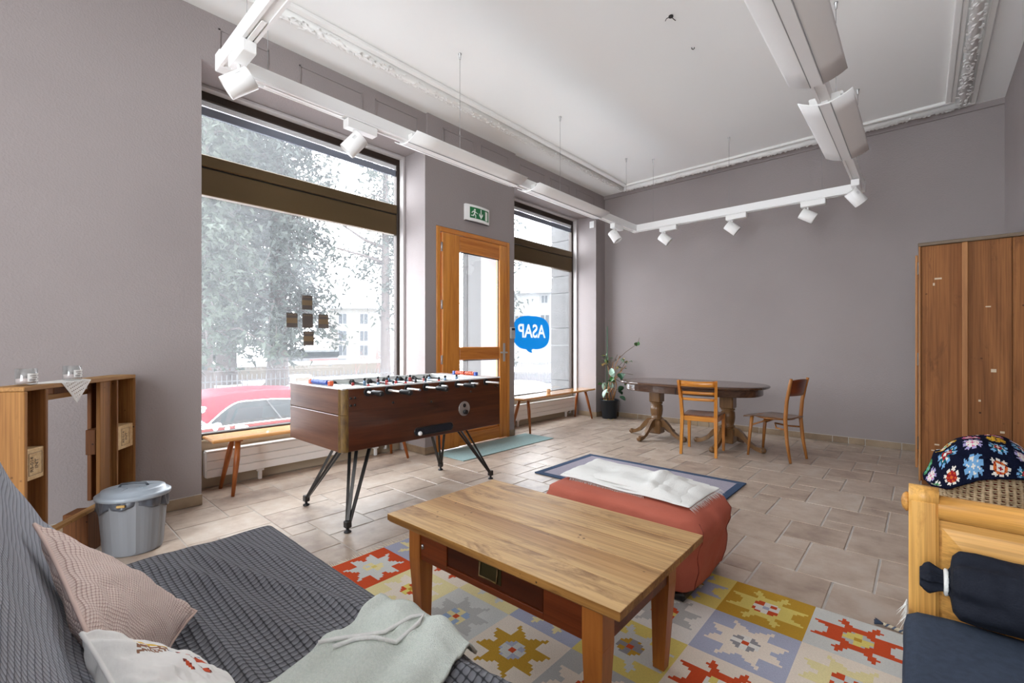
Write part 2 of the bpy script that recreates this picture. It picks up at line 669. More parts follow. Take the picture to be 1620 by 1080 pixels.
cells.sort(key=seen_size, reverse=True)
shared = {}
rest = MB()
for i, c in enumerate(cells):
    if i < 296 and seen_size(c) > 0:
        cx, cy = (c[0] + c[1]) / 2, (c[2] + c[3]) / 2
        if c[4] and c[4] in shared:
            me = shared[c[4]]
        else:
            mb = MB()
            tile_mesh(mb, c[0] - cx, c[1] - cx, c[2] - cy, c[3] - cy)
            me = mb.mesh('floor_tile', M['tile'])
            if c[4]: shared[c[4]] = me
        o = bpy.data.objects.new('floor_tile', me)
        o.location = (cx, cy, random.uniform(-.0012, 0))
        C.objects.link(o)
        o.parent = floor
    else:
        tile_mesh(rest, *c[:4])
rest.build('floor_tiles', M['tile'], floor, kind='stuff')

w = MB()
T = WX - .53
w.box(T, WX, RY - .14, W1[0], -.1, CZ)
w.box(T, WX, W1[1], 3.2, -.1, HEAD)
w.box(T, WX, 4.41, W2[0], -.1, HEAD)
w.box(T, WX, 3.2, 4.41, 2.535, HEAD)
w.box(T, WX, W2[1], BY + .17, -.1, HEAD)
w.box(T, WX, W1[0], BY + .17, HEAD, CZ)
w.box(WX, WX + .03, W1[1] + .01, W2[0] - .01, HEAD + .02, CZ)      # frieze of the door pier stands proud
wall_left = struct(w.build('wall_left', M['wall']), 'taupe textured wall with two shop windows')
for k, (y0, y1, x) in enumerate([(1.09, 1.45, WX), (1.70, 2.30, WX), (2.44, 2.95, WX), (3.27, 3.74, WX + .03), (3.87, 4.36, WX + .03), (4.63, 5.17, WX), (5.29, 5.78, WX), (5.96, 6.48, WX)]):
    f = MB()
    z0, z1 = HEAD + .07, CZ - .09
    for a in ((y0, y1, z0, z0 + .012), (y0, y1, z1 - .012, z1), (y0, y0 + .012, z0, z1), (y1 - .012, y1, z0, z1)):
        f.box(x, x + .008, *a)
    f.build('frieze_panel', M['wall'], wall_left)

wall_back = struct(MB().box(T, RX + .17, BY, BY + .17, -.1, CZ).build('wall_back', M['wall']), 'taupe textured end wall')
MB().box(WX, RX, BY - .03, BY, CZ - .06, CZ).build('picture_rail', M['wall'], wall_back)
wall_right = struct(MB().box(RX, RX + .17, RY - .14, BY + .17, -.1, CZ).build('wall_right', M['wall']), 'taupe wall behind the wardrobe')
w = MB()  # unseen rear wall; its wide opening is added for fill light
w.box(T, -1.9, RY - .14, RY, -.1, CZ)
w.box(.5, RX + .17, RY - .14, RY, -.1, CZ)
w.box(-1.9, .5, RY - .14, RY, -.1, .2)
w.box(-1.9, .5, RY - .14, RY, 3.4, CZ)
wall_rear = struct(w.build('wall_rear', M['wall']), 'unseen taupe wall with wide opening added for fill light')
ceiling = struct(MB().box(T, RX + .17, RY - .14, BY + .17, CZ, CZ + .1).build('ceiling', M['ceiling']), 'white ceiling')

# skirting tiles
bb = struct(MB().box(WX, RX, BY - .006, BY, 0, .082).build('baseboard_back', M['grout']), 'row of tan skirting tiles')
xs = [-4.015, -3.74, -3.41, -3.08, -2.74, -2.45, -2.29, -1.97, -1.64, -1.31, -1.15, -.82, -.66, -.50, -.17, .16, .49, .625]
for a, c in zip(xs, xs[1:]):
    MB().box(a + .004, c - .004, BY - .013, BY - .004, .003, .079, .002).build('skirting_tile', M['basetile'], bb)
bl = struct(MB().box(WX, WX + .006, RY, W1[0], 0, .082).build('baseboard_left', M['grout']), 'tan skirting tiles along the window wall')
ys = [-1.2, -.7, -.2, .3, .64, .985]
for a, c in zip(ys, ys[1:]):
    MB().box(WX + .004, WX + .014, a + .003, c - .003, .003, .079, .002).build('skirting_tile', M['basetile'], bl)
for y0, y1 in ((W1[1], 3.195), (4.415, W2[0]), (W2[1], BY - .014)):
    MB().box(WX + .001, WX + .014, y0 - .005, y1, .003, .079, .002).build('skirting_tile', M['basetile'], bl)
MB().box(WX - .44, WX + .013, W1[1] - .012, W1[1] - .001, .003, .079, .002).build('skirting_tile', M['basetile'], bl)
MB().box(WX - .34, WX + .013, W2[1] - .012, W2[1] - .001, .003, .079, .002).build('skirting_tile', M['basetile'], bl)

# plaster frame on the ceiling: plain fillets and a leafy roll
mi = (-3.44, -.06 + .24, -1.5, 6.50)   # inner rectangle x0,x1,y0,y1


def ring(mb, off0, off1, z0, z1):
    x0, x1, y0, y1 = mi
    a, b_ = off0, off1
    mb.box(x0 - b_, x1 + b_, y1 + a, y1 + b_, z0, z1, .006)
    mb.box(x0 - b_, x1 + b_, y0 - b_, y0 - a, z0, z1, .006)
    mb.box(x0 - b_, x0 - a, y0 - a, y1 + a, z0, z1, .006)
    mb.box(x1 + a, x1 + b_, y0 - a, y1 + a, z0, z1, .006)


t1 = MB()
ring(t1, 0, .045, CZ - .03, CZ)
ring(t1, .045, .08, CZ - .018, CZ)
ring(t1, .195, .24, CZ - .022, CZ)
trim = struct(t1.build('trim_1', M['plaster']), 'moulded plaster frame on the ceiling')
roll = MB()
x0, x1, y0, y1 = mi
o_ = .135
loop = [((x0 - o_, y0), (x0 - o_, y1 + o_)), ((x0 - o_, y1 + o_), (x1 + o_, y1 + o_)), ((x1 + o_, y1 + o_), (x1 + o_, y0))]
for p, q in loop:
    P, Q = Vector((*p, CZ - .012)), Vector((*q, CZ - .012))
    roll.tube([P, Q], .046, 10)
    L = (Q - P).length
    d = (Q - P).normalized()
    r = Vector((-d.y, d.x, 0))
    n = int(L / .035)
    for i in range(n):
        for k in range(2):
            c = P + d * ((i + random.random()) * L / n)
            ang = random.uniform(-1.1, 1.1)
            c2 = c + r * (.046 * math.sin(ang)) - Vector((0, 0, .046 * math.cos(ang)))
            tw = (d * random.uniform(.5, 1) + r * random.choice((-1, 1)) * random.uniform(.3, 1)).normalized()
            sd = tw.cross(Vector((0, 0, 1))).normalized()
            ln, wd = random.uniform(.018, .034), random.uniform(.007, .012)
            top = c2 - Vector((0, 0, .014)) + r * math.sin(ang) * .012
            roll.add([c2 - tw * ln, c2 - sd * wd, c2 + tw * ln, c2 + sd * wd, top], [(0, 1, 4), (1, 2, 4), (2, 3, 4), (3, 0, 4)], 0, True)
roll.build('leaf_ornament', M['plaster'], trim, kind='stuff')

# ---------------------------------------------------------------- shop windows
FX = WX - .44
M['reveal'] = mat('pale_plaster_reveal', (.52, .49, .48), .8, spec=.2)
M['cream'] = mat('cream_panel', (.48, .40, .29), .6)
M['blind'] = mat('blind_slat', (.72, .72, .72), .5)
M['blindgrey'] = mat('blind_fabric', (.20, .22, .27), .7)


def shop_window(n, y0, y1, label):
    root = thing('window_%d' % n, label, 'window', (0, 0, 0))
    del root['category']
    root['kind'] = 'structure'
    a, b_ = y0, y1
    MB().box(FX - .07, FX, a + .002, b_ - .002, 3.25, HEAD - .002, .006).build('head_bar', M['dark'], root)
    for (p, q) in ((a + .002, a + .065), (b_ - .065, b_ - .002)):
        MB().box(FX - .07, FX, p, q, .40, 3.25, .006).build('jamb', M['dark'], root)
    tr = MB()
    tr.box(FX - .07, FX + .012, a + .066, b_ - .066, 2.69, 2.79, .008)
    tr.build('transom_rail', M['bronze'], root)
    MB().box(FX - .07, FX + .004, a + .066, b_ - .066, 2.452, 2.678, .006).build('transom_panel', M['bronze'], root)
    MB().box(FX - .06, FX - .012, a + .066, b_ - .066, 2.678, 2.69).build('shadow_gap', M['black'], root)
    MB().box(FX - .07, FX, a + .066, b_ - .066, .40, .455, .006).build('bottom_rail', M['dark'], root)
    for z0, z1 in ((.455, 2.452), (2.79, 3.25)):
        MB().box(FX - .046, FX - .038, a + .065, b_ - .065, z0, z1).build('pane', M['glass'], root)
    for k in range(4):
        MB().box(FX - .036, FX - .012, a + .066, b_ - .066, 3.238 - k * .011, 3.245 - k * .011).build('blind_slat', M['blind'], root)
    MB().box(FX - .034, FX - .016, a + .066, b_ - .066, 3.125, 3.196, .004).build('blind_fabric', M['blindgrey'], root)
    tm = MB()
    tm.box(FX, FX + .075, b_ - .03, b_ - .001, 0, HEAD - .001, .004)
    tm.box(FX, FX + .075, a + .001, a + .03, 0, HEAD - .001, .004)
    tm.box(FX, FX + .075, a + .03, b_ - .03, HEAD - .03, HEAD - .001, .004)
    tm.build('plaster_stop', M['reveal'], root)
    MB().box(FX - .08, FX - .005, a + .001, b_ - .001, 0, .40).build('apron_panel', M['cream'], root)
    MB().box(FX - .11, FX + .02, a + .032, b_ - .032, .385, .405, .005).build('sill_board', M['cream'], root)
    return root


win1 = shop_window(1, *W1, 'tall shop window with trees and a red car outside')
win2 = shop_window(2, *W2, 'narrower shop window with blue speech bubble sticker')

# ---------------------------------------------------------------- wooden door
M['pine_door'] = wood('larch_door', srgb(214, 144, 62), srgb(168, 94, 26), 'z', 10, .35, .7, coat=.2)
M['pine_door_h'] = wood('larch_door_rail', srgb(206, 134, 56), srgb(160, 86, 24), 'y', 10, .35, .7, coat=.2)
door = thing('door_1', 'honey coloured wooden glazed entrance door', 'door', (WX, 3.2, 0))
del door['category']
door['kind'] = 'structure'
DW = 1.21
fr = MB()
fr.box(-.12, .012, .001, .055, 0, 2.53, .006)
fr.box(-.12, .012, DW - .05, DW - .001, 0, 2.53, .006)
fr.build('door_frame', M['pine_door'], door)
MB().box(-.12, .012, .056, DW - .051, 2.475, 2.53, .006).build('frame_head', M['pine_door_h'], door)
lf = MB()
lf.box(-.055, .022, .075, .335, .012, 2.47, .008)
lf.box(-.055, .022, 1.01, DW - .062, .012, 2.47, .008)
leaf = lf.build('door_leaf', M['pine_door'], door)
for z0, z1 in ((2.29, 2.468), (1.02, 1.172), (.015, .16)):
    MB().box(-.05, .018, .336, 1.009, z0, z1, .008).build('rail', M['pine_door_h'], leaf)
MB().box(-.03, -.006, .336, 1.009, .16, .56, .006).build('bottom_panel', M['pine_door_h'], leaf)
MB().box(-.05, .016, .336, 1.009, .56, .66, .008).build('rail', M['pine_door_h'], leaf)
for z0, z1 in ((1.172, 2.29), (.66, 1.02)):
    MB().box(-.022, -.016, .336, 1.009, z0, z1).build('pane', M['glass_clear'], leaf)
    g = MB()
    g.box(-.012, -.004, .336, 1.009, z1 - .012, z1 - .002)
    g.box(-.012, -.004, 1.0, 1.009, z0, z1)
    g.build('glazing_seal', M['black'], leaf)
h = MB()
h.box(.022, .030, 1.065, 1.105, .985, 1.22, .004)
h.tube([(.03, 1.085, 1.10), (.075, 1.085, 1.10)], .010, 10)
h.tube([(.075, 1.09, 1.10), (.078, 1.03, 1.10), (.07, .975, 1.10)], .010, 10)
h.build('door_handle', M['grey_metal'], door)
for z in (2.25, 1.60, .98, .25):
    MB().tube([(.020, .066, z), (.020, .066, z + .10)], .010, 8).build('hinge', M['grey_metal'], door)

# escape sign above the door
M['green'] = mat('sign_green', (.008, .16, .045), .4)
M['signwhite'] = mat('sign_white', (.78, .84, .78), .45)
sg = thing('escape_sign', 'green and white escape route sign with running figure above door', 'sign', (WX, 3.615, 2.675))
SW, SH = .395, .19


def bulge(u):
    return .028 + .030 * math.sin(PI * u) ** .8


b = MB()
b.grid(lambda u, v: (bulge(u), u * SW, v * SH), 14, 1)
b.grid(lambda u, v: (bulge(u) * v, u * SW, SH), 14, 1)
b.grid(lambda u, v: (bulge(1 - u) * v, (1 - u) * SW, 0), 14, 1)
b.box(0, .028, 0, SW, 0, SH)
b.build('sign_body', M['white'], sg)


def onsign(poly, d, m_, name):
    q = MB()
    n_ = len(poly)
    q.add([(bulge(y / SW) + d, y, z) for y, z in poly], [tuple(range(n_))])
    return q


gp = MB()
gp.grid(lambda u, v: (bulge((.055 + u * .318) / SW) + .0012, .055 + u * .318, .032 + v * .13), 14, 1)
gp.build('green_panel', M['green'], sg)
pic = MB()
PX, PZ = .058, .036
man = [[(.050, .095), (.062, .108), (.074, .108), (.082, .098), (.074, .088), (.060, .088)],
       [(.040, .082), (.072, .086), (.080, .070), (.066, .045), (.050, .045), (.056, .064), (.048, .074)],
       [(.040, .082), (.048, .074), (.026, .052), (.018, .060)],
       [(.072, .082), (.080, .066), (.108, .052), (.112, .062), (.088, .072)],
       [(.050, .048), (.062, .048), (.052, .020), (.014, .020), (.014, .030), (.040, .032)],
       [(.056, .050), (.070, .048), (.086, .032), (.084, .002), (.072, .002), (.074, .026)]]
for poly in man:
    pic.add([(bulge((PX + a) / SW) + .0026, PX + a, PZ + z) for a, z in poly], [tuple(range(len(poly)))])
arrow = [[(.158, .118), (.174, .118), (.174, .03), (.158, .03)], [(.166, .004), (.200, .045), (.200, .075), (.166, .035), (.132, .075), (.132, .045)]]
for poly in arrow:
    pic.add([(bulge((PX + a) / SW) + .0026, PX + a, PZ + z) for a, z in poly], [tuple(range(len(poly)))])
poly = [(.242, .002), (.290, .002), (.290, .112), (.242, .112)]
pic.add([(bulge((PX + a) / SW) + .0026, PX + a, PZ + z) for a, z in poly], [(0, 1, 2, 3)])
pic.build('pictogram', M['signwhite'], sg)

kp = thing('door_keypad', 'small grey wall keypad beside the wooden door', 'keypad', (WX, 4.415, 1.28))
MB().box(0, .03, 0, .085, 0, .15, .006).build('housing', mat('keypad_grey', (.5, .5, .48), .4), kp)
MB().box(.03, .032, .012, .073, .108, .138).build('display', M['black'], kp)
q = MB()
for i in range(4):
    for j in range(3):
        q.box(.03, .034, .014 + j * .021, .029 + j * .021, .014 + i * .022, .030 + i * .022, .002)
q.build('keys', M['grey_metal'], kp)
sp = thing('switch_plate', 'small white square plate high on the reveal beside narrower window', 'switch', (-4.14, W2[1], 3.15))
MB().box(0, .085, -.012, 0, 0, .11, .004).build('plate', M['white'], sp)
MB().box(.03, .055, -.016, -.012, .045, .07, .002).build('button', M['matwhite'], sp)

# ---------------------------------------------------------------- radiators under the windows
def radiator(y0, y1, label):
    r = thing('panel_radiator', label, 'radiator', (FX + .01, y0, 0), group='low radiators under the windows')
    L = y1 - y0
    for k in range(3):
        MB().box(.062, .078, 0, L, .096 + k * .071, .096 + (k + 1) * .071 - .006, .003).build('front_panel', M['white'], r)
    MB().box(.0, .064, .004, L - .004, .10, .306).build('core', M['white'], r)
    MB().box(-.004, .080, -.002, L + .002, .309, .321, .004).build('top_grille', M['white'], r)
    for y in (0, L):
        MB().box(.008, .07, y - .008, y + .008, .10, .31, .004).build('end_cap', M['white'], r)
    for y in (.42, L - .25):
        f = MB()
        f.box(.025, .055, y - .014, y + .014, 0, .105, .003)
        f.box(.02, .06, y - .03, y + .03, .075, .10, .003)
        f.build('foot', M['white'], r)
    v = MB().tube([(.04, L - .12, .10), (.04, L - .12, .055), (.01, L - .12, .05)], .012, 8)
    v.build('valve', M['white'], r)


radiator(1.10, 2.93, 'long white low panel radiator under the tall tree window')
radiator(4.60, 6.49, 'white low panel radiator under the narrower window')

# ---------------------------------------------------------------- benches
M['oak'] = wood('bench_beech', srgb(214, 160, 100), srgb(184, 122, 66), 'y', 8, .16, .6, coat=.7)
M['oak_leg'] = wood('bench_leg_wood', srgb(176, 102, 46), srgb(138, 70, 26), 'z', 10, .35, .6, coat=.2)


def bench(loc, L, Wd, H, label, rz=0):
    b_ = thing('wooden_bench', label, 'bench', loc, rz, 'slim wooden benches by the windows')
    MB().box(-Wd / 2, Wd / 2, 0, L, H - .028, H, .008).build('seat_board', M['oak'], b_)
    for y, s in ((.20, -1), (L - .20, 1)):
        c = MB().box(-Wd * .34, Wd * .34, y - .03, y + .03, H - .045, H - .028, .004)
        c.build('cross_cleat', M['oak_leg'], b_)
        for sx in (-1, 1):
            MB().tube([(sx * Wd * .24, y, H - .04), (sx * (Wd * .24 + .035), y + s * .02, H * .6), (sx * (Wd * .24 + .09), y + s * .065, .0)],
                      [.020, .022, .013], 10).build('leg', M['oak_leg'], b_)


bench((-4.20, 1.06, 0), 1.92, .28, .46, 'slim wooden bench in front of the tall tree window')
bench((-4.06, 4.56, 0), 1.93, .30, .48, 'slim wooden bench under the narrower window with tiny pot', math.radians(-2.5) * -1)

# ---------------------------------------------------------------- table football
M['walnut'] = wood('walnut_laminate', srgb(90, 48, 27), srgb(46, 21, 11), 'y', 9, .28, .75, coat=.25)
M['walnut_x'] = wood('walnut_laminate_end_glare', srgb(120, 84, 66), srgb(84, 52, 38), 'x', 9, .28, .75, coat=.25)  # paler and greyer than the sides: reflected light put into the colour
M['laminate'] = mat('pale_laminate', (.70, .71, .70), .25, coat=.3)
M['pitch'] = mat('pitch_pale_green', (.42, .50, .46), .3)
M['red_pl'] = mat('player_red', (.42, .03, .03), .4)
M['blue_pl'] = mat('player_blue', (.16, .26, .38), .4)
M['orange'] = mat('bead_orange', (.62, .10, .03), .35)
M['blue'] = mat('bead_blue', (.04, .10, .42), .35)
FX0, FX1, FY0, FY1, FZ0, FZ1 = -3.53, -2.72, 1.415, 2.877, .512, .922
fo = thing('table_football', 'dark walnut table football game on splayed black legs', 'table football', ((FX0 + FX1) / 2, (FY0 + FY1) / 2, 0))
hx, hy = (FX1 - FX0) / 2, (FY1 - FY0) / 2
w = MB()
for a, c in ((hx - .03, hx), (-hx, -hx + .03)):
    MB().box(a, c, -hy + .045, hy - .012, FZ0, FZ1 - .006, .004).build('side_panel', M['walnut'], fo)
MB().box(-hx + .03, hx - .03, -hy + .05, hy - .05, FZ0, FZ0 + .02).build('bottom_panel', M['walnut'], fo)
for s in (-1, 1):
    y = s * (hy - .012)
    for z0, z1 in ((FZ0, FZ0 + .235), (FZ0 + .239, FZ1 - .006)):
        MB().box(-hx + .03, hx - .045, y - .012, y + .012, z0, z1, .003).build('end_panel', M['walnut_x'], fo)


def qround(cx, cy, r, sx, sy, n=6):
    return [(cx + sx * r * math.cos(PI / 2 * i / n), cy + sy * r * math.sin(PI / 2 * i / n)) for i in range(n + 1)]


for sx, sy in ((1, -1), (1, 1), (-1, -1), (-1, 1)):
    for z0, z1 in ((FZ0, FZ0 + .236), (FZ0 + .238, FZ1 - .006)):
        c_ = (sx * (hx - .045), sy * (hy - .045))
        o_ = qround(c_[0], c_[1], .045, sx, sy)
        i_ = qround(c_[0], c_[1], .030, sx, sy)
        poly = o_ + i_[::-1]
        if sx * sy < 0: poly = poly[::-1]
        MB().prism(poly, z0, z1).build('corner_strip', M['brass'], fo)
# rim with a rounded opening
rm = MB()
ox, oy, ix, iy = hx - .002, hy - .002, hx - .035, hy - .145
rm.box(-ox, ox, -oy, -iy, FZ1 - .012, FZ1, .004)
rm.box(-ox, ox, iy, oy, FZ1 - .012, FZ1, .004)
rm.box(-ox, -ix, -iy, iy, FZ1 - .012, FZ1, .003)
rm.box(ix, ox, -iy, iy, FZ1 - .012, FZ1, .003)
rm.build('rim', M['laminate'], fo)
iw = MB()
iw.box(-ix - .004, -ix, -iy, iy, .80, FZ1 - .012)
iw.box(ix, ix + .004, -iy, iy, .80, FZ1 - .012)
iw.box(-ix, ix, -iy - .004, -iy, .80, FZ1 - .012)
iw.box(-ix, ix, iy, iy + .004, .80, FZ1 - .012)
iw.build('inner_wall', M['laminate'], fo)
MB().box(-ix, ix, -iy, iy, .79, .80).build('playfield', M['pitch'], fo)
rodY = [1.593, 1.751, 1.906, 2.067, 2.215, 2.374, 2.522, 2.688]
front = [1, 1, 0, 1, 0, 1, 0, 0]
men = [1, 2, 3, 5, 5, 3, 2, 1]
side = ['r', 'r', 'b', 'r', 'b', 'r', 'b', 'b']
ZR = .888
player_mesh = {}


def player(colr):
    if colr not in player_mesh:
        p = MB()
        p.lathe([(.010, -.035), (.014, -.03), (.013, 0), (.016, .012), (.014, .024), (.006, .027)], n=10, m=0, sy=.7)
        p.blob((0, 0, .037), (.011, .011, .012), 8, 1)
        p.box(-.010, .010, -.012, .006, -.07, -.033, .004, 2)
        player_mesh[colr] = p.mesh('player', [M['red_pl'] if colr == 'r' else M['blue_pl'], M['black'], M['black']])
    return player_mesh[colr]


for i, yy in enumerate(rodY):
    y = yy - (FY0 + FY1) / 2
    sh = random.uniform(-.05, .05)
    f = front[i]
    out_f, out_b = (.175 + sh, .11 - sh) if f else (.12 + sh, .17 - sh)
    rod = MB().tube([(-hx - out_b, y, ZR), (hx + out_f, y, ZR)], .0085, 10).build('rod', M['chrome'], fo)
    for s in (1, -1):
        MB().tube([(s * (hx - .001), y, ZR), (s * (hx + .012), y, ZR)], .028, 14).build('bushing', M['black'], rod)
        MB().tube([(s * (ix + .002), y, ZR), (s * (ix - .022), y, ZR)], [.026, .018], 14).build('buffer', M['black'], rod)
    s = 1 if f else -1
    e = hx + (out_f if f else out_b)
    hd = MB()
    hd.tube([(s * (e - .07), y, ZR), (s * (e - .055), y, ZR), (s * (e - .04), y, ZR), (s * (e + .04), y, ZR), (s * (e + .055), y, ZR)], [.013, .018, .015, .019, .012], 12)
    hd.build('handle', M['black'], rod)
    n = men[i]
    span = {1: 0, 2: .22, 3: .40, 5: .52}[n]
    for k in range(n):
        x = (0 if n == 1 else -span / 2 + span * k / (n - 1)) + sh
        o = bpy.data.objects.new('player', player(side[i]))
        o.location = (x, y, ZR)
        C.objects.link(o)
        o.parent = rod
# score counters
for y, beads, ends in ((FY0 + .055, M['blue'], M['orange']), (FY1 - .055, M['orange'], M['blue'])):
    sc = MB()
    yl = y - (FY0 + FY1) / 2
    for k in range(10):
        x = -.115 + k * .023 + (.02 if k > 4 and ends is M['blue'] else 0)
        sc.tube([(x, yl, FZ1 + .018), (x + .017, yl, FZ1 + .018)], .017, 10)
    sco = sc.build('score_counter', beads, fo)
    e2 = MB()
    for x in (-.145, .145):
        e2.box(x - .014, x + .014, yl - .016, yl + .016, FZ1, FZ1 + .032, .004)
    e2.tube([(-.145, yl, FZ1 + .018), (.145, yl, FZ1 + .018)], .004, 6)
    e2.build('counter_end', ends, sco)
# coin plate, ball tray and bolts on the long side
cp = MB().tube([(hx, 2.447 - 2.146, .69), (hx + .006, 2.447 - 2.146, .69)], .058, 24)
cpo = cp.build('coin_plate', M['grey_metal'], fo)
MB().tube([(hx + .006, 2.455 - 2.146, .662), (hx + .022, 2.455 - 2.146, .662)], .019, 14).build('coin_knob', M['black'], cpo)
MB().tube([(hx + .005, 2.447 - 2.146, .715), (hx + .008, 2.447 - 2.146, .715)], .016, 14).build('coin_slot', M['steel'], cpo)
ya, yb = 1.965 - 2.146, 2.33 - 2.146
poly = [(ya + .03 + .028 * math.cos(a), .568 + .028 * math.sin(a)) for a in [PI / 2 + PI * i / 8 for i in range(9)]] + \
       [(yb - .03 + .028 * math.cos(a), .568 + .028 * math.sin(a)) for a in [-PI / 2 + PI * i / 8 for i in range(9)]]
tray = MB().prism(poly, hx - .02, hx + .002, 'yz').build('ball_tray', mat('tray_blue_black', (.008, .011, .02), .25), fo)
n = len(poly)
rim_ = MB()
ring_pts = [(hx + .003, a, z) for a, z in poly] + [(hx + .003, *poly[0])]
rim_.tube(ring_pts, .004, 6, caps=False)
rim_.build('tray_lip', M['black'], tray)
MB().blob((hx + .006, ya + .05, .553), (.015, .017, .017), 12).build('ball', M['white'], tray)
for y, z in ((1.475, .855), (1.505, .857), (1.475, .808), (1.505, .810), (2.80, .845), (2.835, .847), (1.79, .80), (2.52, .82), (2.12, .775)):
    MB().lathe([(.0085, 0), (.0085, .004), (.005, .007)], n=10).build('bolt', M['steel'], fo).matrix_local = Matrix.Translation((hx, y - 2.146, z)) @ Matrix.Rotation(PI / 2, 4, 'Y')
# legs: three steel bars run down into each foot
for (fx, fy), (tx, ty) in (((-3.42, 1.50), (-3.22, 1.66)), ((-2.73, 1.46), (-2.93, 1.64)), ((-3.43, 2.785), (-3.26, 2.62)), ((-2.87, 2.90), (-3.03, 2.70))):
    fx -= -3.125; tx -= -3.125; fy -= 2.146; ty -= 2.146
    lg = MB()
    base_ = Vector((fx, fy, .055))
    for dx, dy in ((0, 0), (.10 * (1 if tx > 0 else -1) * -1, 0), (0, .11 * (1 if ty > 0 else -1) * -1)):
        lg.bar(Vector((tx + dx, ty + dy, FZ0)), base_ + Vector((dx * .12, dy * .12, 0)), .022, .016, m=0, w1=.018, h1=.014)
    lg.box(fx - .02, fx + .02, fy - .02, fy + .02, .03, .075, .005)
    lo = lg.build('leg', M['steel'], fo)
    MB().box(tx - .13, tx + .13, ty - .13, ty + .13, FZ0 - .008, FZ0, .002).build('mount_plate', M['steel'], lo)
    ft = MB().lathe([(.022, 0), (.024, .004), (.021, .010), (.010, .013), (.010, .034)], (fx, fy, 0), 14)
    ft.build('foot', M['black'], lo)

# ---------------------------------------------------------------- coffee table
M['ctop'] = aged('scrubbed_pine_top', srgb(200, 164, 114), srgb(164, 122, 76), srgb(126, 90, 56), 'x', 5, .46, .52, 20, 2.0, vary=(.96, 1.02), sw=.12)
M['cedge'] = aged('pine_edge_worn', srgb(170, 122, 64), srgb(120, 76, 34), srgb(84, 52, 28), 'x', 10, .5, .56, 30, 0)
M['capron'] = aged('stained_apron', srgb(120, 56, 26), srgb(78, 32, 14), srgb(150, 100, 56), 'x', 6, .42, .62, 30, 0)
M['cdrawer'] = wood('stained_drawer', srgb(78, 34, 16), srgb(42, 17, 9), 'x', 6, .35, .8)
M['cleg'] = wood('table_leg_wood', srgb(182, 112, 50), srgb(134, 72, 28), 'z', 8, .4, .7)
ct = thing('coffee_table', 'worn pine coffee table with drawer on the patterned rug', 'coffee table', (-1.122, 1.385, .01), math.radians(1.0))
CL, CW, CH = 1.06, .64, .49
ys = [-CW / 2, -.19, -.035, .10, .215, CW / 2]
for k, (a, c) in enumerate(zip(ys, ys[1:])):
    tp_ = MB().box(-CL / 2, CL / 2, a + .0004, c - .0004, CH - .026, CH - (.0004 * (k % 2)), .0014).build('top_plank', [M['ctop'], M['cedge']], ct)
    for p in tp_.data.polygons:
        if p.normal.z < .5: p.material_index = 1
MB().box(-CL / 2 + .004, CL / 2 - .004, -CW / 2 + .004, CW / 2 - .004, CH - .032, CH - .026, .003).build('top_underside', M['cedge'], ct)
lx, ly = CL / 2 - .115, CW / 2 - .085
for sx in (-1, 1):
    for sy in (-1, 1):
        g = MB()
        g.bar((sx * lx, sy * ly, CH - .032), (sx * lx, sy * ly, CH - .17), .068, .068)
        g.bar((sx * lx, sy * ly, CH - .17), (sx * (lx - .008), sy * (ly - .006), 0), .068, .068, w1=.042, h1=.042)
        g.build('leg', M['cleg'], ct)
for sy in (-1, 1):
    y = sy * (ly + .018)
    a = MB()
    if sy < 0:
        a.box(-lx + .034, -.225, y - .01, y + .01, CH - .165, CH - .034, .002)
        a.box(.235, lx - .034, y - .01, y + .01, CH - .165, CH - .034, .002)
        a.box(-.225, .235, y - .01, y + .01, CH - .165, CH - .142, .002)
    else:
        a.box(-lx + .034, lx - .034, y - .01, y + .01, CH - .165, CH - .034, .002)
    a.build('apron', M['capron'], ct)
for sx in (-1, 1):
    MB().box(sx * (lx + .018) - .01, sx * (lx + .018) + .01, -ly + .034, ly - .034, CH - .165, CH - .034, .002).build('apron', M['capron'], ct)
y = -(ly + .018)
dr = MB().box(-.222, .232, y - .006, y + .012, CH - .139, CH - .036, .002).build('drawer', M['cdrawer'], ct)
MB().box(-.055, .055, y - .010, y - .006, CH - .122, CH - .054, .002).build('handle_plate', mat('aged_brass_plate', (.09, .065, .025), .45, metal=.7), dr)
hh = MB()
hh.tube([(-.042, y - .012, CH - .066), (-.042, y - .018, CH - .112), (.042, y - .018, CH - .112), (.042, y - .012, CH - .066)], .0035, 6)
hh.tube([(-.045, y - .012, CH - .062), (.045, y - .012, CH - .062)], .003, 6)
hh.build('drop_handle', M['brass'], dr)
MB().tube([(-lx + .05, y - .012, CH - .115), (-lx + .05, y - .012, CH - .098)], .006, 8).build('key_pin', M['grey_metal'], ct)

# ---------------------------------------------------------------- ottoman with white throw
M['terracotta'] = mat('terracotta_suede', srgb(176, 94, 76), .8, col2=srgb(188, 106, 88), vs_=3, bump=.15, bs=90, spec=.2)
M['wool'] = mat('white_wool', (.80, .80, .77), .9, bump=.4, bs=220, spec=.1)
ot = thing('ottoman', 'terracotta suede ottoman standing on the rug edge', 'ottoman', (-1.19, 2.335, .01))
OX, OY, OH = .43, .285, .40


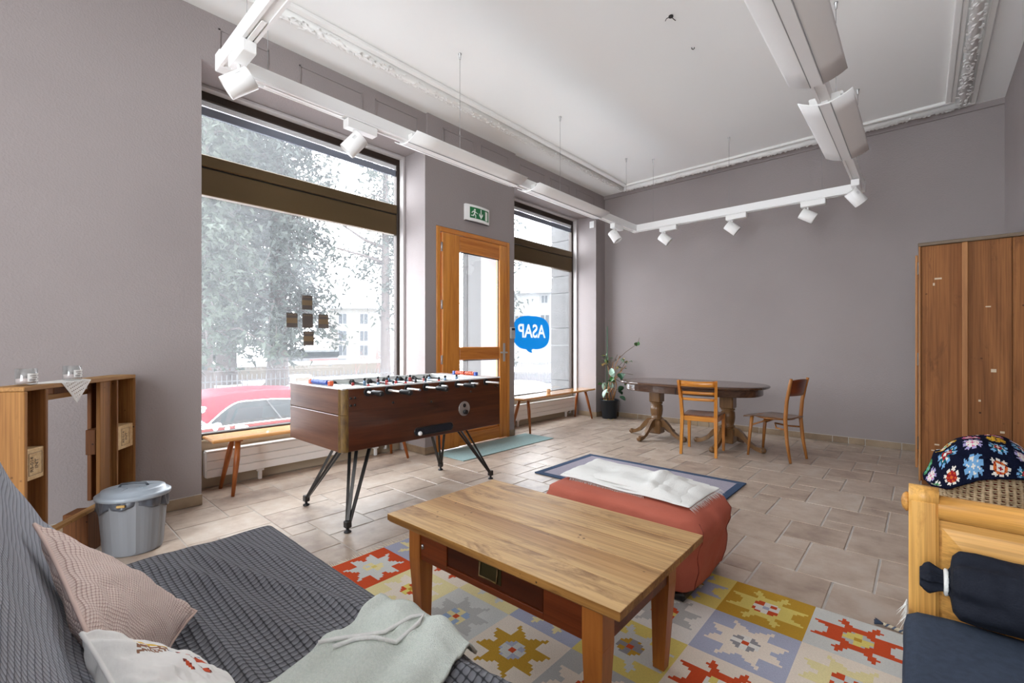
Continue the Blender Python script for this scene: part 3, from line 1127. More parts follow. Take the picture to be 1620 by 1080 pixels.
def ott(u, v):
    a = 2 * PI * u
    prof = [(.90, .035), (.955, .05), (.985, .14), (1.0, .22), (1.03, .28), (1.035, .335), (.985, .380), (.89, .398), (.6, .406), (.3, .408), (.001, .409)]
    t = v * (len(prof) - 1)
    i = min(int(t), len(prof) - 2)
    r = lerp(prof[i][0], prof[i + 1][0], t - i)
    z = lerp(prof[i][1], prof[i + 1][1], t - i)
    n_ = 8.0
    ca, sa = math.cos(a), math.sin(a)
    k = (abs(ca) ** n_ + abs(sa) ** n_) ** (-1 / n_)
    x, y = OX * r * k * ca, OY * r * k * sa
    w_ = .010 * fbm(x * 7, y * 7, z * 9) + .004 * math.sin(x * 62 + 3 * fbm(x * 4, 1)) * (1 if .26 < z < .38 else .2)
    rr = 1 + w_ / .3
    return (x * rr, y * rr, z + .008 * fbm(x * 5, y * 5, 3) * sstep(.3, .4, z))


ob = MB()
ob.grid(ott, 96, 30, closed=True)
ob.build('cushion_body', M['terracotta'], ot)
MB().box(-OX * .88, OX * .88, -OY * .88, OY * .88, 0, .04, .01).build('base', M['black'], ot)
M['seam'] = mat('seam_thread', srgb(140, 66, 52), .8)
for u in (.10, .40, .60, .90):
    MB().tube([ott(u, k / 30) for k in range(1, 18)], .0025, 5).build('corner_seam', M['seam'], ot)


def fringe(mb, pts, down, L=.03, step=.006, r=.0012, spread=.006):
    """short twisted threads hanging from a polyline"""
    for p, q in zip(pts, pts[1:]):
        p, q = Vector(p), Vector(q)
        n_ = max(1, int((q - p).length / step))
        for k in range(n_):
            a = p.lerp(q, (k + .5) / n_)
            d = Vector(down) + Vector((random.uniform(-1, 1), random.uniform(-1, 1), random.uniform(-1, 1))) * spread / L
            b_ = a + d.normalized() * L * random.uniform(.7, 1.1)
            t = (b_ - a).cross(Vector((.3, .5, .8))).normalized() * r
            s = (b_ - a).cross(t).normalized() * r
            mb.add([a + t, a - t * .5 + s, a - t * .5 - s, b_], [(0, 1, 3), (1, 2, 3), (2, 0, 3)])


th = thing('throw_blanket', 'folded white fringed wool throw lying on the ottoman', 'blanket', (-1.215, 2.39, .418))


def layer(k):
    def fn(u, v):
        x = lerp(-.385 + .02 * k, .405 - .028 * k - .02 * k * k, u)
        y = lerp(-.205 + .012 * k, .20 - .01 * k, v)
        ang = .10
        x, y = x * math.cos(ang) + y * math.sin(ang) * .3, -x * math.sin(ang) * .5 + y
        edge = min(u, 1 - u, v, 1 - v)
        z = .010 + .013 * k + .012 * fbm(x * 6, y * 7, k) + .016 * sstep(0, .25, min(v, 1 - v)) + .010 * math.sin(u * 9 + k) * sstep(0, .2, 1 - u) * (1 - v)
        z += .010 * math.exp(-((u - .86 + .1 * v) / .05) ** 2) * k + .006 * math.sin(v * 11 + 2 * u)
        return (x, y, max(.002 + .012 * k, z * sstep(-.05, .08, edge)))
    return fn


for k in range(3):
    g = MB()
    g.grid(layer(k), 44, 26)
    o = g.build('wool_layer', M['wool'], th)
    solid(o, .007, 1)
    subsurf(o, 1)
fr_ = MB()
f0 = layer(0)
fringe(fr_, [Vector(f0(u / 30, 0)) for u in range(3, 22)], (0, -.6, -.8), .030, .006)
fringe(fr_, [Vector(f0(1, v / 20)) for v in range(0, 21)], (.8, 0, -.5), .040, .006)
fr_.build('fringe', M['wool'], th, kind='stuff')

# ---------------------------------------------------------------- kilim with stepped stars
pal = {'red': srgb(206, 84, 48), 'gold': srgb(196, 154, 58), 'yellow': srgb(226, 208, 118), 'pale': srgb(232, 220, 166), 'lav': srgb(176, 180, 200),
       'grey': srgb(188, 188, 184), 'lgrey': srgb(212, 213, 208), 'cream': srgb(236, 224, 208), 'white': srgb(232, 228, 220), 'blue': srgb(156, 176, 204), 'dgrey': srgb(150, 148, 150)}
pk = list(pal)
PM = [mat('kilim_' + k, pal[k], .95, col2=tuple(c * .86 for c in pal[k]), vs_=120, bump=.5, bs=260, spec=.05, stretch=(1, 3, 1)) for k in pk]
PI_ = {k: i for i, k in enumerate(pk)}
spec = {(0, 4): ('yellow', 'lav', 'gold', 'cream', 'red'), (0, 5): ('gold', 'yellow', 'red', 'white', 'lav'), (0, 6): ('lgrey', 'red', 'grey', 'yellow', 'gold'),
        (1, 4): ('white', 'grey', 'red', 'yellow', 'red'), (1, 5): ('lav', 'cream', 'dgrey', 'white', 'red'), (1, 6): ('cream', 'pale', 'red', 'lgrey', 'red'),
        (2, 4): ('yellow', 'lgrey', 'gold', 'dgrey', 'red'), (2, 5): ('cream', 'red', 'yellow', 'white', 'gold'), (2, 6): ('grey', 'white', 'gold', 'red', 'gold'), (2, 3): ('lav', 'pale', 'blue', 'white', 'red'),
        (3, 3): ('cream', 'gold', 'lav', 'lgrey', 'red'), (3, 4): ('grey', 'cream', 'red', 'yellow', 'gold'), (3, 2): ('lgrey', 'grey', 'blue', 'pale', 'red'), (3, 1): ('pale', 'cream', 'red', 'yellow', 'gold'),
        (3, 0): ('red', 'lgrey', 'lgrey', 'pale', 'yellow'), (2, 0): ('lav', 'pale', 'gold', 'white', 'red'), (2, 1): ('cream', 'red', 'gold', 'white', 'red'), (2, 2): ('pale', 'lgrey', 'red', 'white', 'gold'),
        (3, 5): ('pale', 'white', 'lav', 'gold', 'red'), (1, 3): ('gold', 'cream', 'red', 'white', 'lav'), (0, 3): ('lav', 'cream', 'gold', 'white', 'red')}
bgs = ['cream', 'yellow', 'lav', 'lgrey', 'gold', 'red', 'pale', 'grey']
NC, NR, PX_ = 8, 6, 26
RX0, RYT, CS, RS = -2.353, 2.465, .3325, .3265
STAR = [(0, .50), (.40, .90), (.35, .35), (.90, .40), (.50, 0)]


def in_star(u, v):
    u, v = abs(u), abs(v)
    poly = [(0, 0)] + STAR
    c = False
    n_ = len(poly)
    j = n_ - 1
    for i in range(n_):
        xi, yi = poly[i]; xj, yj = poly[j]
        if (yi > v) != (yj > v) and u < (xj - xi) * (v - yi) / (yj - yi + 1e-9) + xi: c = not c
        j = i
    return c


def kcell(i, j):
    ci, cj = i // PX_, (NR * PX_ - 1 - j) // PX_
    u = ((i % PX_) + .5) / PX_ * 2 - 1
    v = ((j % PX_) + .5) / PX_ * 2 - 1
    # threads step in pairs of rows
    sp_ = spec.get((cj, ci))
    if not sp_:
        rr = random.Random(ci * 31 + cj * 7)
        a = rr.sample(bgs, 3)
        sp_ = (a[0], a[1], a[2], 'white', 'red')
    b0, st, ce, cr, dot = sp_
    uq = u + (.05 if (j // 2) % 2 else -.02) * (1 if u < 0 else -1)
    if abs(u) < .05 and abs(v) < .05: return PI_[dot]
    r = abs(u) + abs(v)
    m_ = max(abs(u), abs(v))
    if m_ < .30 and r < .44 + .05 * ((i // 2 + j // 2) % 2):
        if abs(u) < .06 or abs(v) < .06: return PI_[cr]
        if (i // 2 + j // 2) % 5 == 0: return PI_[cr]
        return PI_[ce]
    if in_star(uq, v): return PI_[st]
    return PI_[b0]


rg = thing('kilim_rug', 'colourful kilim rug with stepped star squares under coffee table', 'rug', (RX0, RYT - NR * RS, 0))
k_ = MB()
LX, LY = NC * CS, NR * RS


def kpt(u, v):
    x, y = u * LX, v * LY
    return (x, y, .0075 + .0015 * fbm(x * 3, y * 3))


k_.grid(kpt, NC * PX_, NR * PX_, mf=kcell, sm=True)
k_.box(.002, LX - .002, .002, LY - .002, .0002, .0045, m=PI_['cream'])
k_.build('woven_field', PM, rg)
fr_ = MB()
for s in (0, 1):
    x = 0 if s == 0 else LX
    fringe(fr_, [(x, LY * k / 20, .006) for k in range(21)], (-1 if s == 0 else 1, 0, -.08), .06, .008, .0022, .022)
fr_.build('fringe', mat('cotton_fringe', srgb(216, 204, 180), .95), rg, kind='stuff')

# blue bordered mat beyond the ottoman
M['mat_grey'] = mat('mat_lilac_grey', srgb(150, 146, 158), .95, col2=srgb(166, 160, 172), vs_=150, bump=.5, bs=300, spec=.05)
M['mat_blue'] = mat('mat_blue_border', srgb(62, 78, 102), .9, bump=.3, bs=200, spec=.1)
m_ = thing('bordered_mat', 'lilac grey mat with dark blue border beyond the ottoman', 'mat', (-2.69, 3.30, 0))
MB().box(.06, 1.51, .06, .90, .0005, .009, .002).build('mat_field', M['mat_grey'], m_)
bo = MB()
for a in ((0, 1.57, 0, .062), (0, 1.57, .898, .96), (0, .062, .062, .898), (1.508, 1.57, .062, .898)):
    bo.box(*a, .0005, .011, .003)
bo.build('border', M['mat_blue'], m_)
# teal door mat
m_ = thing('door_mat', 'pale teal flecked mat in front of the door', 'mat', (-4.0, 3.14, 0))
MB().box(.03, .50, 0, 1.54, .0005, .008, .002).build('mat_field', mat('teal_carpet', srgb(140, 172, 174), .95, col2=srgb(176, 198, 196), vs_=170, bump=.6, bs=240, spec=.05), m_)

# ---------------------------------------------------------------- sofa with grey waffle cover
M['waffle'] = waffle('grey_waffle_cover', srgb(124, 125, 131), srgb(58, 59, 63), .0190, .95, .8, .95, .30)
M['waffle_lit'] = waffle('grey_waffle_cover_lit', srgb(168, 171, 180), srgb(92, 94, 101), .0150, .95, .6, 1.0, .25)  # same cover, coloured paler to imitate window light on the backrest
SX0, SX1, SY1, SZ = -2.13, -.22, .80, .425
sf = thing('sofa_bed', 'sofa bed under a dark grey waffle cover', 'sofa', (SX0, 0, 0))


def wrapd(s, r):
    """distance along a cloth that turns over an edge at s=0 (negative hangs down) -> (position, drop)"""
    if s > r: return s, 0.0
    a = min((r - s) / r, PI / 2)
    p = r - r * math.sin(a)
    d = r - r * math.cos(a)
    extra = max(0, (r - s) - r * PI / 2)
    return p, d + extra


def folds(x, y):
    z = 0
    for y0, sl, h in ((.20, .17, .017), (.33, .20, .013), (.44, .22, .016), (.56, .16, .010), (.28, .30, .010)):
        yc = y0 + sl * x + .020 * math.sin(6 * x + y0 * 20)
        z += h * math.exp(-((y - yc) / .022) ** 2) * sstep(.02, .25, x)
    return z + .006 * fbm(x * 4, y * 4)


Lx, Ly = SX1 - SX0, .60
nu, nv = 150, 70


def seat(u, v):
    sx = lerp(-.30, Lx, u)
    sy = lerp(-.28, Ly, v)          # 0 is the front edge
    px, dx = wrapd(sx, .06)
    py, dy = wrapd(sy, .07)
    d = max(dx, dy)
    y = SY1 - py
    z = SZ - d + (folds(px, y - .02) if d < .02 else folds(px, y) * max(0, 1 - d * 12))
    w_ = .012 * math.sin(px * 16 + 2 * fbm(px * 3, 2)) * sstep(.05, .25, dy) if dy > .04 else 0
    z2 = max(z, .02)
    return (px - (.015 * math.sin(y * 20) if dx > .05 else 0), y + w_, z2)


s_ = MB()
s_.grid(seat, nu, nv, uvf=lambda u, v: (lerp(-.30, Lx, u), lerp(-.28, Ly, v)))
s_.build('seat_cover', M['waffle'], sf)
MB().box(.03, Lx - .02, .2, SY1 - .03, .10, .40, .03).build('mattress', mat('mattress_ticking', (.2, .2, .21), .9), sf)
bk = MB()


def backp(u, v):
    x = lerp(0.0, Lx, u)
    prof = [(.30, .41), (.235, .45), (.16, .535), (.075, .64), (.02, .76), (-.022, .87), (-.05, .94), (-.085, .972), (-.13, .968), (-.165, .93), (-.17, .80), (-.13, .6), (-.08, .42)]
    t = v * (len(prof) - 1)
    i = min(int(t), len(prof) - 2)
    y = lerp(prof[i][0], prof[i + 1][0], t - i)
    z = lerp(prof[i][1], prof[i + 1][1], t - i)
    e = min(x, Lx - x)
    k = 1 - sstep(0, .05, e)
    cy, cz = -.02, .66
    y, z = lerp(y, cy + (y - cy) * .75, k), lerp(z, cz + (z - cz) * .965, k)
    return (x, y + .006 * fbm(x * 4, z * 4), z)


bk.grid(backp, 110, 48, uvf=lambda u, v: (u * Lx, v * 1.25))
n_ = 48
bk.add([backp(0, j / n_) for j in range(n_ + 1)], [tuple(range(n_ + 1))])
bk.add([backp(1, j / n_) for j in range(n_ + 1)], [tuple(range(n_ + 1))[::-1]])
bk.build('backrest', M['waffle_lit'], sf)
for x in (.12, Lx - .12):
    for y in (.0, SY1 - .1):
        MB().tube([(x, y, 0), (x, y, .12)], [.018, .025], 10).build('leg', M['black'], sf)
MB().box(.06, Lx - .06, -.05, SY1 - .06, .10, .16, .01).build('base_frame', M['black'], sf)


def bil(c, u, v):
    a, b_, d, e = [Vector(q) for q in c]     # a(0,0) b(1,0) d(1,1) e(0,1)
    return a * (1 - u) * (1 - v) + b_ * u * (1 - v) + d * u * v + e * (1 - u) * v


def cushion(name, label, corners, thick, mats, size, mf=None, n=40, wr=.006, pw=.55, seam=None):
    c0 = sum((Vector(c) for c in corners), Vector()) / 4
    zlow = min(Vector(c).z for c in corners) - .02
    t = thing(name, label, 'cushion', (c0.x, c0.y, zlow))
    off = Vector((c0.x, c0.y, zlow))
    nrm = (Vector(corners[1]) - Vector(corners[0])).cross(Vector(corners[3]) - Vector(corners[0])).normalized()
    g = MB()
    for s in (1, -1):
        def fn(u, v, s=s):
            e = max(0, (1 - (2 * u - 1) ** 2) * (1 - (2 * v - 1) ** 2))
            # sides pull inwards between the corners
            pu, pv = u, v
            uu = u + .06 * (u - .5) * -1 * (4 * v * (1 - v))
            vv = v + .06 * (v - .5) * -1 * (4 * u * (1 - u))
            p = bil(corners, uu, vv)
            h = thick * e ** pw
            wk = wr * fbm(u * 6, v * 6, s * 3) * 2 + wr * 1.4 * math.sin(30 * (u - v)) * (1 - e) ** 3
            return p + nrm * s * (h + wk * (1 if e > 0 else 0)) - off
        g.grid(fn, n, n, uvf=lambda u, v: (u * size, v * size), mf=(lambda i, j, s=s: mf(i / n, j / n)) if mf else None)
    g.build('cushion_cover', mats, t)
    sm2 = MB()
    pts = []
    for k in range(4):
        for q in range(10):
            u, v = [(q / 10, 0), (1, q / 10), (1 - q / 10, 1), (0, 1 - q / 10)][k]
            uu = u - .06 * (u - .5) * (4 * v * (1 - v))
            vv = v - .06 * (v - .5) * (4 * u * (1 - u))
            pts.append(bil(corners, uu, vv) - off)
    sm2.tube(pts + [pts[0]], .004, 6, caps=False)
    sm2.build('seam', seam or (mats[0] if isinstance(mats, list) else mats), t)
    return t


M['pink'] = waffle('pink_waffle', srgb(236, 216, 206), srgb(184, 152, 142), .0085, .95, .5, 1.0, .28)
cushion('waffle_cushion', 'pale pink waffle cushion leaning on the sofa back', [(-1.60, .045, .765), (-1.465, .345, .475), (-1.22, .19, .46), (-1.12, .10, .67)], .055, M['pink'], .42, wr=.003, seam=mat('pink_seam', srgb(222, 196, 184), .9))
M['cotton'] = mat('white_cotton', (.88, .87, .84), .9, bump=.2, bs=40, spec=.1)
wc = [M['cotton'], mat('print_yellow', srgb(226, 184, 60), .9), mat('print_brown', srgb(150, 108, 84), .9), mat('print_orange', srgb(206, 78, 36), .9), mat('print_blue', srgb(120, 150, 180), .9), mat('print_dark', srgb(120, 48, 34), .9)]


def petals(u, v):
    # loose flower drawing: fan of strokes and two red fish-like leaves
    x, y = (u - .10) / .26, (v - .20) / .16
    if 0 < x < 1:
        w_ = y - (1 - x) * .8 * 0
        f_ = (y + .2) / (1.15 - .75 * x)
        if 0 < f_ < .28: return 1
        if .34 < f_ < .54 or .62 < f_ < .80 or .88 < f_ < 1.0: return 2
    if 0.9 < x < 1.9 and abs(y + .05 - .1 * x) < .05: return 4
    for cx, cy, a, l, w2 in ((.44, .30, .5, .07, .022), (.58, .28, -.2, .08, .03), (.54, .40, .2, .07, .03), (.40, .44, 1.0, .05, .02)):
        dx, dy = u - cx, v - cy
        p, q = dx * math.cos(a) + dy * math.sin(a), -dx * math.sin(a) + dy * math.cos(a)
        r = (p / l) ** 2 + (q / w2) ** 2
        if r < .75: return 3
        if r < 1: return 5
    return 0


cushion('printed_cushion', 'white cotton cushion with small colourful flower print on sofa', [(-1.126, .09, .680), (-1.106, .305, .490), (-.80, .30, .485), (-.85, .13, .62)], .050, wc, .42, petals, n=70, wr=.004, pw=.42)

# mint white knitted throw over the front of the sofa
M['knit'] = mat('mint_white_knit', srgb(228, 234, 226), .95, col2=srgb(214, 222, 214), vs_=160, bump=.7, bs=330, spec=.05, stretch=(1, 1.0, 1))
tb = thing('knitted_throw', 'pale mint knitted throw draped over the sofa seat front', 'blanket', (-.98, .5, .43))
TQ = [(-.96, .12), (-.62, .14), (-.855, .81), (-1.21, .755)]


def tfn(u, v):
    p = bil([(*q, 0) for q in TQ], u, v)
    x, y = p.x + .012 * math.sin(v * 9 + 1) * (1 - u), p.y
    ov = max(0, y - .775)
    z = SZ + .016 + folds(x - SX0, min(y, .74)) + .012 * fbm(x * 7, y * 6, 5) + .010 * math.sin(u * 15 + 3 * v) * sstep(.2, .8, v) + .006 * math.exp(-((v - .94) / .05) ** 2)
    if u < .06: z -= .008 * (1 - u / .06)
    return (x + .98, y - .5 + .02 * ov, max(z, SZ + .012) - ov * 1.2 - .43 + .008 * sstep(.75, .95, v) * (1 - abs(2 * u - 1)))


g = MB()
g.grid(tfn, 50, 60)
o = g.build('knit', M['knit'], tb)
solid(o, .007, 1)
fg = MB()
fringe(fg, [tfn(u / 30, 1) for u in range(31)], (0, .7, -.5), .014, .012, .0025, .004)
fg.build('fringe', M['knit'], tb, kind='stuff')
cord = [tfn(u, v) for u, v in ((.02, .62), (.12, .66), (.25, .72), (.38, .80), (.50, .90), (.56, .95), (.58, .90), (.50, .80), (.38, .74), (.25, .70), (.14, .64))]
MB().tube([(x, y, z + .014) for x, y, z in cord], .0052, 8).build('tie_cord', M['wool'], tb)

# ---------------------------------------------------------------- upcycled pallet shelf
M['pallet'] = aged('pallet_pine', srgb(156, 110, 60), srgb(110, 68, 32), srgb(70, 40, 18), 'z', 6, .7, .60, 20, 4.5)
M['pallet_x'] = aged('pallet_pine_top', srgb(188, 148, 96), srgb(154, 110, 62), srgb(120, 80, 44), 'x', 6, .7, .62, 20, 3)
M['pallet_dk'] = aged('pallet_dark', srgb(112, 68, 32), srgb(78, 44, 20), srgb(50, 26, 12), 'z', 6, .7, .58, 20, 3)
M['chip'] = mat('chipboard_block', srgb(206, 178, 134), .8, col2=srgb(184, 150, 104), vs_=60)
M['ink'] = mat('stamp_ink', (.10, .075, .05), .8)
pa = thing('pallet_shelf', 'upright wooden pallet used as a shelf against the wall', 'shelf', (-3.15, .056, 0), math.radians(146.0))
PL = .94


def ppart(name, a, m_, b_=.003):
    return MB().box(*a, b_).build(name, m_, pa)


ppart('top_board', (0, PL, 0, .14, .978, 1.0), M['pallet_x'])
ppart('side_board', (0, .022, 0, .14, .235, .977), M['pallet'])
ppart('side_board', (PL - .022, PL, 0, .138, .235, .977), M['pallet'])
ppart('divider_board', (.133, .153, 0, .10, .235, .977), M['pallet'])
ppart('divider_board', (.728, .746, 0, .10, .235, .977), M['pallet'])
ppart('front_plank', (.605, .727, .022, .044, .25, .977), M['pallet'])
ppart('back_plank', (.165, .26, .10, .122, .25, .976), M['pallet_dk'])
ppart('back_plank', (.665, .76, .10, .122, .25, .976), M['pallet_dk'])
ppart('back_plank', (.78, .915, .10, .122, .25, .976), M['pallet'])
ppart('bottom_board', (.153, .728, 0, .035, .235, .257), M['pallet_x'])
ppart('back_rail', (.022, PL - .022, .122, .139, .90, .93), M['pallet_x'])
ppart('back_rail', (.36, .60, .104, .139, .93, .976), M['pallet_dk'])
ppart('block', (.61, .725, .05, .10, .54, .69), M['pallet_dk'])
for x in (.02, .47, .80):
    ppart('foot_block', (x, x + .12, .01, .13, 0, .234), M['pallet_dk'])


def text_mesh(txt, size, m_, name, parent, mtx, ext=.0004, bold=0.0):
    cu = bpy.data.curves.new(name, 'FONT')
    cu.body = txt
    cu.size = size
    cu.extrude = ext
    cu.offset = bold
    cu.align_x = 'CENTER'
    cu.align_y = 'CENTER'
    tmp = bpy.data.objects.new('tmp_text', cu)
    C.objects.link(tmp)
    dg = bpy.context.evaluated_depsgraph_get()
    me = bpy.data.meshes.new_from_object(tmp.evaluated_get(dg))
    bpy.data.objects.remove(tmp)
    bpy.data.curves.remove(cu)
    me.materials.clear()
    me.materials.append(m_)
    me.transform(mtx)
    o = bpy.data.objects.new(name, me)
    C.objects.link(o)
    o.parent = parent
    return o


for x0, x1, z0 in ((.022, .133, .545), (.747, PL - .022, .53)):
    bl_ = ppart('stamped_block', (x0, x1, .006, .10, z0, z0 + .15), M['chip'])
    cx = (x0 + x1) / 2
    rot = Matrix.Rotation(PI / 2, 4, 'X') @ Matrix.Rotation(PI / 2, 4, 'Z')
    for dx, tx, sz in ((-.022, 'RS-014', .026), (.008, 'INT', .030)):
        text_mesh(tx, sz, M['ink'], 'stamp', bl_, Matrix.Translation((cx + dx, .0052, z0 + .075)) @ rot)
    f = MB()
    for a in ((cx - .042, cx + .042, z0 + .022, z0 + .0235), (cx - .042, cx + .042, z0 + .128, z0 + .1295), (cx - .042, cx - .0405, z0 + .022, z0 + .1295), (cx + .0405, cx + .042, z0 + .022, z0 + .1295)):
        f.box(a[0], a[1], .0048, .006, a[2], a[3])
    f.build('stamp_frame', M['ink'], bl_)


def on_pallet(x, y, z=1.0):
    a = math.radians(146.0)
    return (-3.15 + x * math.cos(a) - y * math.sin(a), .056 + x * math.sin(a) + y * math.cos(a), z)


M['candle_glass'] = glass_pane('candle_glass', .06, (.93, .95, .95), .10)
M['label'] = mat('paper_label', (.75, .75, .73), .7)
for x, lab in ((.105, 'glass candle jar with white label nearer the pallet side'), (.43, 'glass candle jar with label beside the lace doily')):
    cj = thing('candle_jar', lab, 'candle', on_pallet(x, .06, 1.0035), math.radians(146), 'glass candle jars on the pallet shelf')
    j = MB()
    j.lathe([(.037, 0), (.040, .004), (.040, .078), (.0365, .078), (.0365, .008), (.001, .008)], n=24)
    j.build('jar', M['candle_glass'], cj)
    MB().lathe([(.036, .009), (.036, .030), (.001, .031)], n=20).build('wax', mat('wax', (.72, .58, .56), .5), cj)
    MB().tube([(0, 0, .03), (.001, 0, .042)], .001, 5).build('wick', M['black'], cj)
    lb = MB()
    lb.grid(lambda u, v: (.0408 * math.cos(-PI / 2 - .9 + 1.8 * u), .0408 * math.sin(-PI / 2 - .9 + 1.8 * u), .016 + .04 * v), 12, 1)
    lbo = lb.build('label', M['label'], cj)
    pr = MB()
    for z0, a0, a1 in ((.043, -.7, .0), (.043, .15, .75), (.034, -.5, .1), (.025, -.75, -.1), (.025, .1, .8), (.020, -.75, -.2)):
        pr.grid(lambda u, v, z0=z0, a0=a0, a1=a1: (.0412 * math.cos(-PI / 2 + lerp(a0, a1, u)), .0412 * math.sin(-PI / 2 + lerp(a0, a1, u)), z0 + .0035 * v), 6, 1)
    pr.build('label_print', mat('label_grey', (.25, .24, .24), .7), lbo)

M['lace'] = mat('lace_white', (.74, .73, .70), .9, bump=.4, bs=120)
dy = thing('lace_doily', 'white lace doily hanging over the pallet shelf edge', 'doily', on_pallet(.33, .05, 1.0006), math.radians(146))
d_ = MB()
N = 44
keep = []


def dfn(a, b_):
    """cloth square standing on a corner, front corner falls over the edge"""
    s = (a - b_) * .20            # along the shelf
    t = (a + b_ - 1) * .20        # towards the front
    x, y, z = s, .03 - t, .0
    if y < -.052:
        ov = -.052 - y
        y, z = -.0535, -ov
    if y > .085: y = .085 + (y - .085) * .02
    return (x + .03, y, z)


def lace_keep(i, j):
    return (i * 3 + j * 5) % 7 != 0 or i in (0, 1, N - 1, N - 2) or j in (0, 1, N - 1, N - 2)


vsx = [dfn(i / N, j / N) for j in range(N + 1) for i in range(N + 1)]
fs = [(j * (N + 1) + i, j * (N + 1) + i + 1, (j + 1) * (N + 1) + i + 1, (j + 1) * (N + 1) + i) for j in range(N) for i in range(N) if lace_keep(i, j)]
d_.add(vsx, fs)
solid(d_.build('lace_cloth', M['lace'], dy), .0015, 1)

# ---------------------------------------------------------------- grey lidded bin
M['bin'] = mat('grey_plastic', srgb(122, 124, 128), .42, spec=.4)
M['binlid'] = mat('grey_lid_plastic', srgb(140, 148, 156), .35, spec=.5)
M['bag'] = mat('bin_liner', srgb(74, 77, 84), .28)
bn = thing('waste_bin', 'grey plastic waste bin with clip lid and liner', 'bin', (-3.44, .50, 0), math.radians(60))
b = MB()
n = 48
prof = [(.118, 0), (.128, .006), (.130, .02), (.150, .30), (.152, .315)]


def ribs(a):
    k = (a / (2 * PI) * 8) % 1
    return .004 if .38 < k < .62 else 0


vs2 = []; f2 = []
for r, z in prof:
    for q in range(n):
        a = 2 * PI * q / n
        rr = r + (ribs(a) if z > .01 else 0)
        vs2.append((rr * 1.06 * math.cos(a), rr * .92 * math.sin(a), z))
for i in range(len(prof) - 1):
    for q in range(n):
        q2 = (q + 1) % n
        f2.append((i * n + q, i * n + q2, (i + 1) * n + q2, (i + 1) * n + q))
b.add(vs2, f2 + [tuple(range(n))[::-1]], 0, False)
b.build('bucket', M['bin'], bn)
bg_ = MB()


def bagf(u, v):
    a = 2 * PI * u
    r = .157 + .007 * math.sin(a * 9 + v * 3) * v + .004 * math.sin(a * 23)
    return (r * 1.06 * math.cos(a), r * .92 * math.sin(a), .325 - v * (.062 + .020 * math.sin(a * 2 + 1) + .008 * math.sin(a * 7)))


bg_.grid(bagf, 90, 5, closed=True)
solid(bg_.build('liner', M['bag'], bn), .002, 1)
ld = MB()
ld.lathe([(.160, .315), (.168, .318), (.170, .335), (.160, .343), (.146, .343), (.142, .362), (.118, .368), (.05, .371), (.001, .371)], n=48, sx=1.06, sy=.92)
lid = ld.build('lid', M['binlid'], bn)
hn = MB()
for k in range(6):
    a = k * PI / 3 + .3
    hn.bar((.055 * math.cos(a), .05 * math.sin(a), .372), (.135 * math.cos(a), .115 * math.sin(a), .364), .004, .006)
hn.build('lid_rib', M['binlid'], lid)
MB().tube([(-.07, 0, .368), (-.06, 0, .386), (0, 0, .390), (.06, 0, .386), (.07, 0, .368)], .007, 8).build('lid_handle', mat('grey_dark_handle', srgb(70, 74, 80), .4), lid)
MB().box(-.02, .02, -.158, -.146, .292, .306, .003).build('clip', mat('clip_amber', srgb(176, 140, 78), .4), bn)

# ---------------------------------------------------------------- dining table and chairs
M['dtop'] = wood('dark_oak_gloss', srgb(92, 66, 50), srgb(56, 36, 26), 'x', 8, .2, .7, coat=.45)
M['dped'] = wood('oak_pedestal', srgb(132, 98, 62), srgb(84, 56, 30), 'z', 8, .32, .7, coat=.25)
dt = thing('dining_table', 'dark oval double pedestal dining table near the end wall', 'dining table', (-2.12, 5.63, 0))
HL, HW = .865, .515


def oval(r_in, n=72, e=2.6):
    out = []
    for k in range(n):
        a = 2 * PI * k / n
        ca, sa = math.cos(a), math.sin(a)
        kk = (abs(ca) ** e + abs(sa) ** e) ** (-1 / e)
        out.append((kk * ca * (HL - r_in), kk * sa * (HW - r_in)))
    return out


def stack(rings, m_=0):
    q = MB()
    n_ = len(rings[0][0])
    vs3 = []
    f3 = []
    for poly, z in rings:
        vs3 += [(x, y, z) for x, y in poly]
    for i in range(len(rings) - 1):
        for k in range(n_):
            k2 = (k + 1) % n_
            f3.append((i * n_ + k, i * n_ + k2, (i + 1) * n_ + k2, (i + 1) * n_ + k))
    f3.append(tuple(range(n_))[::-1])
    f3.append(tuple((len(rings) - 1) * n_ + k for k in range(n_)))
    q.add(vs3, f3)
    return q


